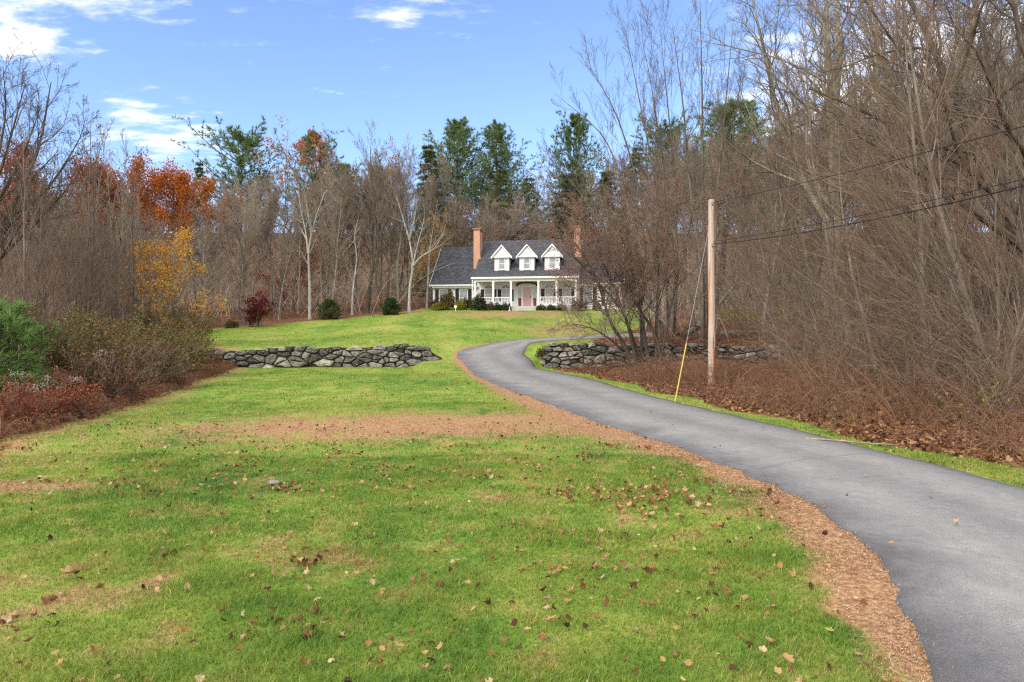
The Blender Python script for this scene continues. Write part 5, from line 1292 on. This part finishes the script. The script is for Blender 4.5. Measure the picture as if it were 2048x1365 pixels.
ub = UB.build('underbrush', BRm); UT.build('tall_shoots', M_brownt, ub); UL.build('foliage', F_brownl, ub); tag(ub, kind='stuff')
# thin poles and saplings that fill the woods as one mass
UB = Geo(); n = 5200; y = np.sqrt(rng.random(n) * (125 ** 2 - 36 ** 2) + 36 ** 2); x = rng.uniform(-.82, .86, n) * y
sdv, sv = road_sd(x, y); k = (np.where(y < 76, lawn_mask(x, y, sdv, sv), 0) < .05) & (sdv > 1.2) & ~((x > -10.5) & (x < 14.5) & (y > 58) & (y < 78)) & ~((x < -.46 * y) & (y < 44)); x, y = x[k], y[k]
canes(UB, None, len(x), x, y, hz(x, y), np.where(y > 60, 6.5, 4.5), .05, .024, 9); tag(UB.build('forest_understory', M_twig), kind='stuff')
# sparse brush behind the wall and along the wood edges
UB = Geo(); n = 5200; y = np.sqrt(rng.random(n) * (80 ** 2 - 34 ** 2) + 34 ** 2); x = rng.uniform(-.8, .86, n) * y
sdv, sv = road_sd(x, y); k = (lawn_mask(x, y, sdv, sv) < .1) & (sdv > .8) & ~((x > -10) & (x < 14) & (y > 60) & (y < 78)); x, y = x[k], y[k]
m_ = 1500; x = np.concatenate([x, rng.uniform(7.5, 30, m_)]); y = np.concatenate([y, rng.uniform(34.4, 41.5, m_)])     # thicker along the back of the right wall
sdv, sv = road_sd(x, y); k = sdv > .5; x, y = x[k], y[k]
canes(UB, None, len(x), x, y, hz(x, y), 1.3, .25, .009, 3); tag(UB.build('undergrowth', BRm), kind='stuff')
BRr = leafmat('red_bramble_leaf', [(0, (.09, .028, .018)), (.5, (.20, .058, .03)), (.85, (.29, .10, .045)), (1, (.30, .20, .06))], .3, 0)
RBr = Geo(); RL = Geo(); n = 11500; y = rng.uniform(5.5, 33, n); xl = np.interp(y, LAWN_LEFT[:, 1], LAWN_LEFT[:, 0]); x = xl + .1 - rng.random(n) ** 1.5 * 4.2
k = x / y > -1.35; x, y, xl = x[k], y[k], xl[k]
canes(RBr, RL, len(x), x, y, hz(x, y), (.60 + .40 * sst(.2, 2.2, xl - x)) * (.45 + 1.1 * fbm(x, y, .9, 88)), .5, .0075, 3, 30000, .06)
rb = RBr.build('brambles', BRm); RL.build('foliage', BRr, rb); tag(rb, kind='stuff')
# pale seed heads over the red brambles
seedm = leafmat('seed_fluff', [(0, (.30, .25, .20)), (1, (.55, .50, .44))], .3, 0)
SG, ST = Geo(), Geo()
for (px, Y, zz_) in [(px, Y, q * .72) for px, Y, q in [(70, 13.5, .85), (85, 13.7, 1.0), (60, 13.4, .95), (150, 15.2, 1.0), (160, 15.4, .95), (140, 15.0, 1.0), (200, 19, 1.75), (215, 19.2, 1.7), (190, 19, 1.6), (225, 19, 1.7), (45, 14.2, 1.2), (30, 14, 1.25), (95, 14.6, 1.1), (120, 14.5, .8), (20, 13.2, 1.0)]]:
    x, y = atx(px, Y), Y; z0_ = gz_of(x, y); top = z0_ + zz_
    P = np.array([[(x + .1, y, z0_), (x + .04, y, z0_ + zz_ * .5), (x, y, top)]]); ST.tubes(P, np.array([[.006, .005, .003]]), 4)
    SG.cards(np.array([x, y, top]) + rng.normal(0, 1, (34, 3)) * np.array([.06, .06, .035]), .036)
st = ST.build('seed_stalks', M_tan); SG.build('foliage', seedm, st); tag(st, kind='stuff')

# ------------------------------------------------------------------ smaller things
LB = sapling(231, 1.6, 3, (-.05, 0, -.06), 'yellow_shrub', spread=.9, leaves=dict(per=3, size=.07, mat=F_gold, jit=.06, keep=.30), per=(7, 5, 3))
put(LB, atx(1960, 13.2), 13.2, 'arching brown shrub with yellow leaves at the right edge', 'shrub', sc=.95)
put(LB, atx(1690, 12.9), 12.9, 'tiny yellow-leaved sprig beside the drive verge', 'shrub', sc=.32)
YL = sapling(232, 2.2, 5, (0, 0, 0), 'yellow_shrub', spread=.7, leaves=dict(per=3, size=.10, mat=F_gold, jit=.1, keep=.5), per=(8, 5, 4))
for px, Y, lab in ((1490, 47, 'yellow-leaved shrub on the slope right of the pole, leftmost of three'), (1545, 48, 'yellow-leaved shrub in the middle of the row on the wooded slope'), (1620, 47, 'yellow-leaved shrub furthest from the pole on the wooded slope')): put(YL, atx(px, Y), Y, lab, 'shrub')
def log(pts, r0, tip, m, lab, name='fallen_log'):
    P, R = path(pts, 14, r0, tip); g = Geo(); g.tubes(P[None], R[None], 9)
    r = np.random.default_rng(len(pts)); q, qr = shoots(r, P[None], R[None], 5, .3, .95, .8, .3, lambda pl, t: pl * .16, 4, .03, .15, .4, .012); g.tubes(q, qr, 4)
    tag(g.build(name, m, None, True), lab, 'log')
def w3(px, py, Y): return (atx(px, Y), Y, atz(py, Y))
log([w3(1462, 672, 39), w3(1530, 662, 40), w3(1600, 650, 42), w3(1660, 648, 43)], .13, .4, M_lichen, 'long grey fallen log lying behind the mossy wall')
log([w3(1358, 672, 38), w3(1395, 655, 39), w3(1440, 606, 42), w3(1470, 570, 45)], .17, .5, M_bark, 'leaning fallen trunk crossing behind the utility pole')
log([w3(1362, 668, 37.5), w3(1385, 652, 37.8), w3(1412, 660, 38)], .05, .5, M_dark, 'dark broken branch propped beside the leaning trunk')
x, y = pix(1612, 884); P = np.array([(x, y, gz_of(x, y) + .05), (x + .35, y - .22, gz_of(x, y) + .06), (x + .75, y - .38, gz_of(x, y) + .04), (x + 1.1, y - .62, gz_of(x, y) + .05)])
g = Geo(); q, r_ = path(P, 12, .017, .4); g.tubes(q[None], r_[None], 7); tag(g.build('fallen_branch', M_tan, None, True), 'pale fallen branch lying on the right verge of the drive', 'branch')
def rock(px, py, w_, hh_, label, tone=.8):
    x, y = pix(px, py); me = Geo(); r = np.random.default_rng(px); v = []; nn, mm_ = 12, 7
    for j in range(mm_):
        th = PI * j / (mm_ - 1)
        for i in range(nn):
            ph = 6.283 * i / nn; s = 1 + .13 * r.normal()
            v.append((math.cos(ph) * math.sin(th) * w_ * s, math.sin(ph) * math.sin(th) * w_ * .7 * s, math.cos(th) * hh_ * s))
    q = [(j * nn + i, (j + 1) * nn + i, (j + 1) * nn + (i + 1) % nn, j * nn + (i + 1) % nn) for j in range(mm_ - 1) for i in range(nn)]
    me.add(v, q, tone=tone); o = me.build('rock', stone, None, True); o.location = (x, y, gz_of(x, y) + hh_ * .3); tag(o, label, 'rock')
rock(548, 968, .085, .035, 'small flat grey stone set in the lawn', .5)
rock(1098, 728, .42, .14, 'flat slab lying at the foot of the right wall end', .7)
bu = bush('shrub', 240, .75, .6, .6, 900, .06, F_brownl, low=.15); x, y = pix(1080, 722); put(bu, x + .15, y + .1, 'small brown bush at the drive end of the mossy wall', 'shrub')
# little marker on a stake before the house
sx_, sy_ = atx(911, 61.6), 61.6; sg = empty('garden_marker', (sx_, sy_, gz_of(sx_, sy_)))
g = Geo(); g.box(-.02, .02, -.02, .02, -.1, .45); g.build('stake', trim, sg); g = Geo(); g.box(-.11, .11, -.04, -.021, .30, .48); g.box(-.13, .13, -.05, .03, .481, .51); g.build('panel', trim, sg)
tag(sg, 'small white marker on a stake in front of the gold shrub', 'marker')
# lantern by the porch steps
lx_, ly_ = atx(1019, 62.4), 62.4; lt = empty('lantern', (lx_, ly_, gz_of(lx_, ly_)))
g = Geo(); g.box(-.09, .09, -.09, .09, -.02, .10); g.box(-.03, .03, -.03, .03, .10, .42); g.build('post', trim, lt); g = Geo(); g.box(-.08, .08, -.08, .08, .42, .62); g.prism([(-.11, -.11, .62), (.11, -.11, .62), (0, -.11, .74)], (0, .22, 0)); g.build('lamp_head', shut, lt)
tag(lt, 'small black-topped lantern post beside the porch steps', 'lantern')
# ------------------------------------------------------------------ sky, sun, camera
w = bpy.data.worlds.new('World'); scene.world = w; w.use_nodes = True
nt = w.node_tree; bg = nt.nodes['Background']; wo = nt.nodes['World Output']
SUN_EL, SUN_AZ = R_(38), R_(-140)     # azimuth from +Y (away from the viewer), clockwise: behind the viewer, to the left
sky = N(nt, 'ShaderNodeTexSky'); sky.sky_type = 'NISHITA'; sky.sun_disc = False
sky.sun_elevation = SUN_EL; sky.sun_rotation = SUN_AZ; sky.air_density = 1.0; sky.dust_density = .1; sky.ozone_density = 3.0; sky.altitude = 200
tc = N(nt, 'ShaderNodeTexCoord')
sep = N(nt, 'ShaderNodeSeparateXYZ'); L(nt, tc, 'Generated', sep, 'Vector')
# clouds on a flat layer high overhead: direction divided by its height
zz = mth(nt, 'ADD', (mth(nt, 'MAXIMUM', (sep, 'Z'), .0), 'Value'), .12)
cx = mth(nt, 'DIVIDE', (sep, 'X'), (zz, 'Value')); cy = mth(nt, 'DIVIDE', (sep, 'Y'), (zz, 'Value'))
cv = N(nt, 'ShaderNodeCombineXYZ'); L(nt, cx, 'Value', cv, 'X'); L(nt, cy, 'Value', cv, 'Y')
n1 = noise(nt, 6.5, 9, (cv, 'Vector'), (1.0, 2.0, 1), .6)
n2 = noise(nt, .42, 3, (cv, 'Vector'), (1, 1, 1))
def blob(x, y, rx, ry):
    """a bank of cloud over one part of the layer"""
    a = mth(nt, 'DIVIDE', (mth(nt, 'SUBTRACT', (cx, 'Value'), x), 'Value'), rx); b_ = mth(nt, 'DIVIDE', (mth(nt, 'SUBTRACT', (cy, 'Value'), y), 'Value'), ry)
    s = mth(nt, 'ADD', (mth(nt, 'MULTIPLY', (a, 'Value'), (a, 'Value')), 'Value'), (mth(nt, 'MULTIPLY', (b_, 'Value'), (b_, 'Value')), 'Value'))
    return mth(nt, 'EXPONENT', (mth(nt, 'MULTIPLY', (s, 'Value'), -1.), 'Value'))
def layer(px, py):
    d = Vector(((px - 1024) / 1365., 1, (682.5 - py) / 1365.)).normalized(); z = max(d.z, 0) + .12
    return d.x / z, d.y / z
BL = [(25, 92, .10, .085, 1.2), (70, 70, .06, .08, .5), (130, 5, .30, .10, .78), (190, 95, .05, .05, .55), (310, 245, .24, .26, .6), (330, 300, .26, .2, .5), (810, 12, .16, .13, .72), (500, 60, .3, .2, .18), (610, 153, .05, .05, .36), (640, 183, .05, .05, .36), (730, 195, .1, .05, .34), (1800, 120, .45, .5, .95), (2000, 300, .5, .6, .95), (1580, 300, .3, .4, .6)]
# unseen cloud bank overhead and behind the viewer, added to whiten the skylight
fill_cloud = N(nt, 'ShaderNodeMapRange'); fill_cloud.interpolation_type = 'SMOOTHSTEP'; fill_cloud.inputs['From Min'].default_value = 1.25; fill_cloud.inputs['From Max'].default_value = .5; L(nt, cy, 'Value', fill_cloud, 'Value')
tot = mth(nt, 'MULTIPLY', (fill_cloud, 'Result'), 1.25)
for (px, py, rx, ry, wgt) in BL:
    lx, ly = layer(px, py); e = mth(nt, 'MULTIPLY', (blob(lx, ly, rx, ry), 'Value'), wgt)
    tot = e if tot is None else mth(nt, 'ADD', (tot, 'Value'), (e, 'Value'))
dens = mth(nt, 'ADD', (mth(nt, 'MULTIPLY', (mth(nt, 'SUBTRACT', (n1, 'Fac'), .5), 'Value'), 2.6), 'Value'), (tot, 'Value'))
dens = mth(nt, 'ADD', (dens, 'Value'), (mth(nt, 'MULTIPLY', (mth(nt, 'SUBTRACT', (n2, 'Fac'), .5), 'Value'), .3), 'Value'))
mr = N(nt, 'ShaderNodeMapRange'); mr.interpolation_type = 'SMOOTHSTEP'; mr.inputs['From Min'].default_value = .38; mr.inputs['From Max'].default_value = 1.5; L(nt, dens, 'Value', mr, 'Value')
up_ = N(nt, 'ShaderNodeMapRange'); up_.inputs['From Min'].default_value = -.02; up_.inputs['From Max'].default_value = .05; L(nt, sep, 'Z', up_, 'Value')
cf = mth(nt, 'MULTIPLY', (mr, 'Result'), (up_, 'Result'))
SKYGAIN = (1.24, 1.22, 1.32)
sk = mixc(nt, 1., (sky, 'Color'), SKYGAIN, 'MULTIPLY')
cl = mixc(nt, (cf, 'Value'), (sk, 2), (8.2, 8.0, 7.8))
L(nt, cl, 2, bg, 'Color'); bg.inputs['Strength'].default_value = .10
sl = bpy.data.lights.new('sun', 'SUN'); sl.energy = 1.5; sl.angle = R_(30); sl.color = (1, .91, .78)
so = bpy.data.objects.new('sun', sl); COL.objects.link(so)
sd_ = Vector((math.sin(SUN_AZ) * math.cos(SUN_EL), math.cos(SUN_AZ) * math.cos(SUN_EL), math.sin(SUN_EL)))
so.rotation_euler = (-sd_).to_track_quat('-Z', 'Y').to_euler(); so.location = sd_ * 60
cam = bpy.data.cameras.new('camera'); cam.lens = 24; cam.sensor_width = 36; cam.clip_end = 3000; cam.clip_start = .05
co = bpy.data.objects.new('camera', cam); COL.objects.link(co); co.location = (0, 0, CAMZ); co.rotation_euler = (R_(90), 0, 0)
scene.camera = co
vs = scene.view_settings; scene.display_settings.display_device = 'sRGB'
vs.view_transform = 'Standard'; vs.look = 'None'; vs.gamma = 1; vs.use_curve_mapping = False; vs.exposure = 1.15
cy_ = scene.cycles
cy_.max_bounces = 5; cy_.diffuse_bounces = 3; cy_.glossy_bounces = 2; cy_.transmission_bounces = 3; cy_.transparent_max_bounces = 6
cy_.filter_width = 1.2; cy_.use_denoising = False; cy_.use_adaptive_sampling = True; cy_.adaptive_threshold = .012
cy_.caustics_reflective = False; cy_.caustics_refractive = False; cy_.sample_clamp_indirect = 4
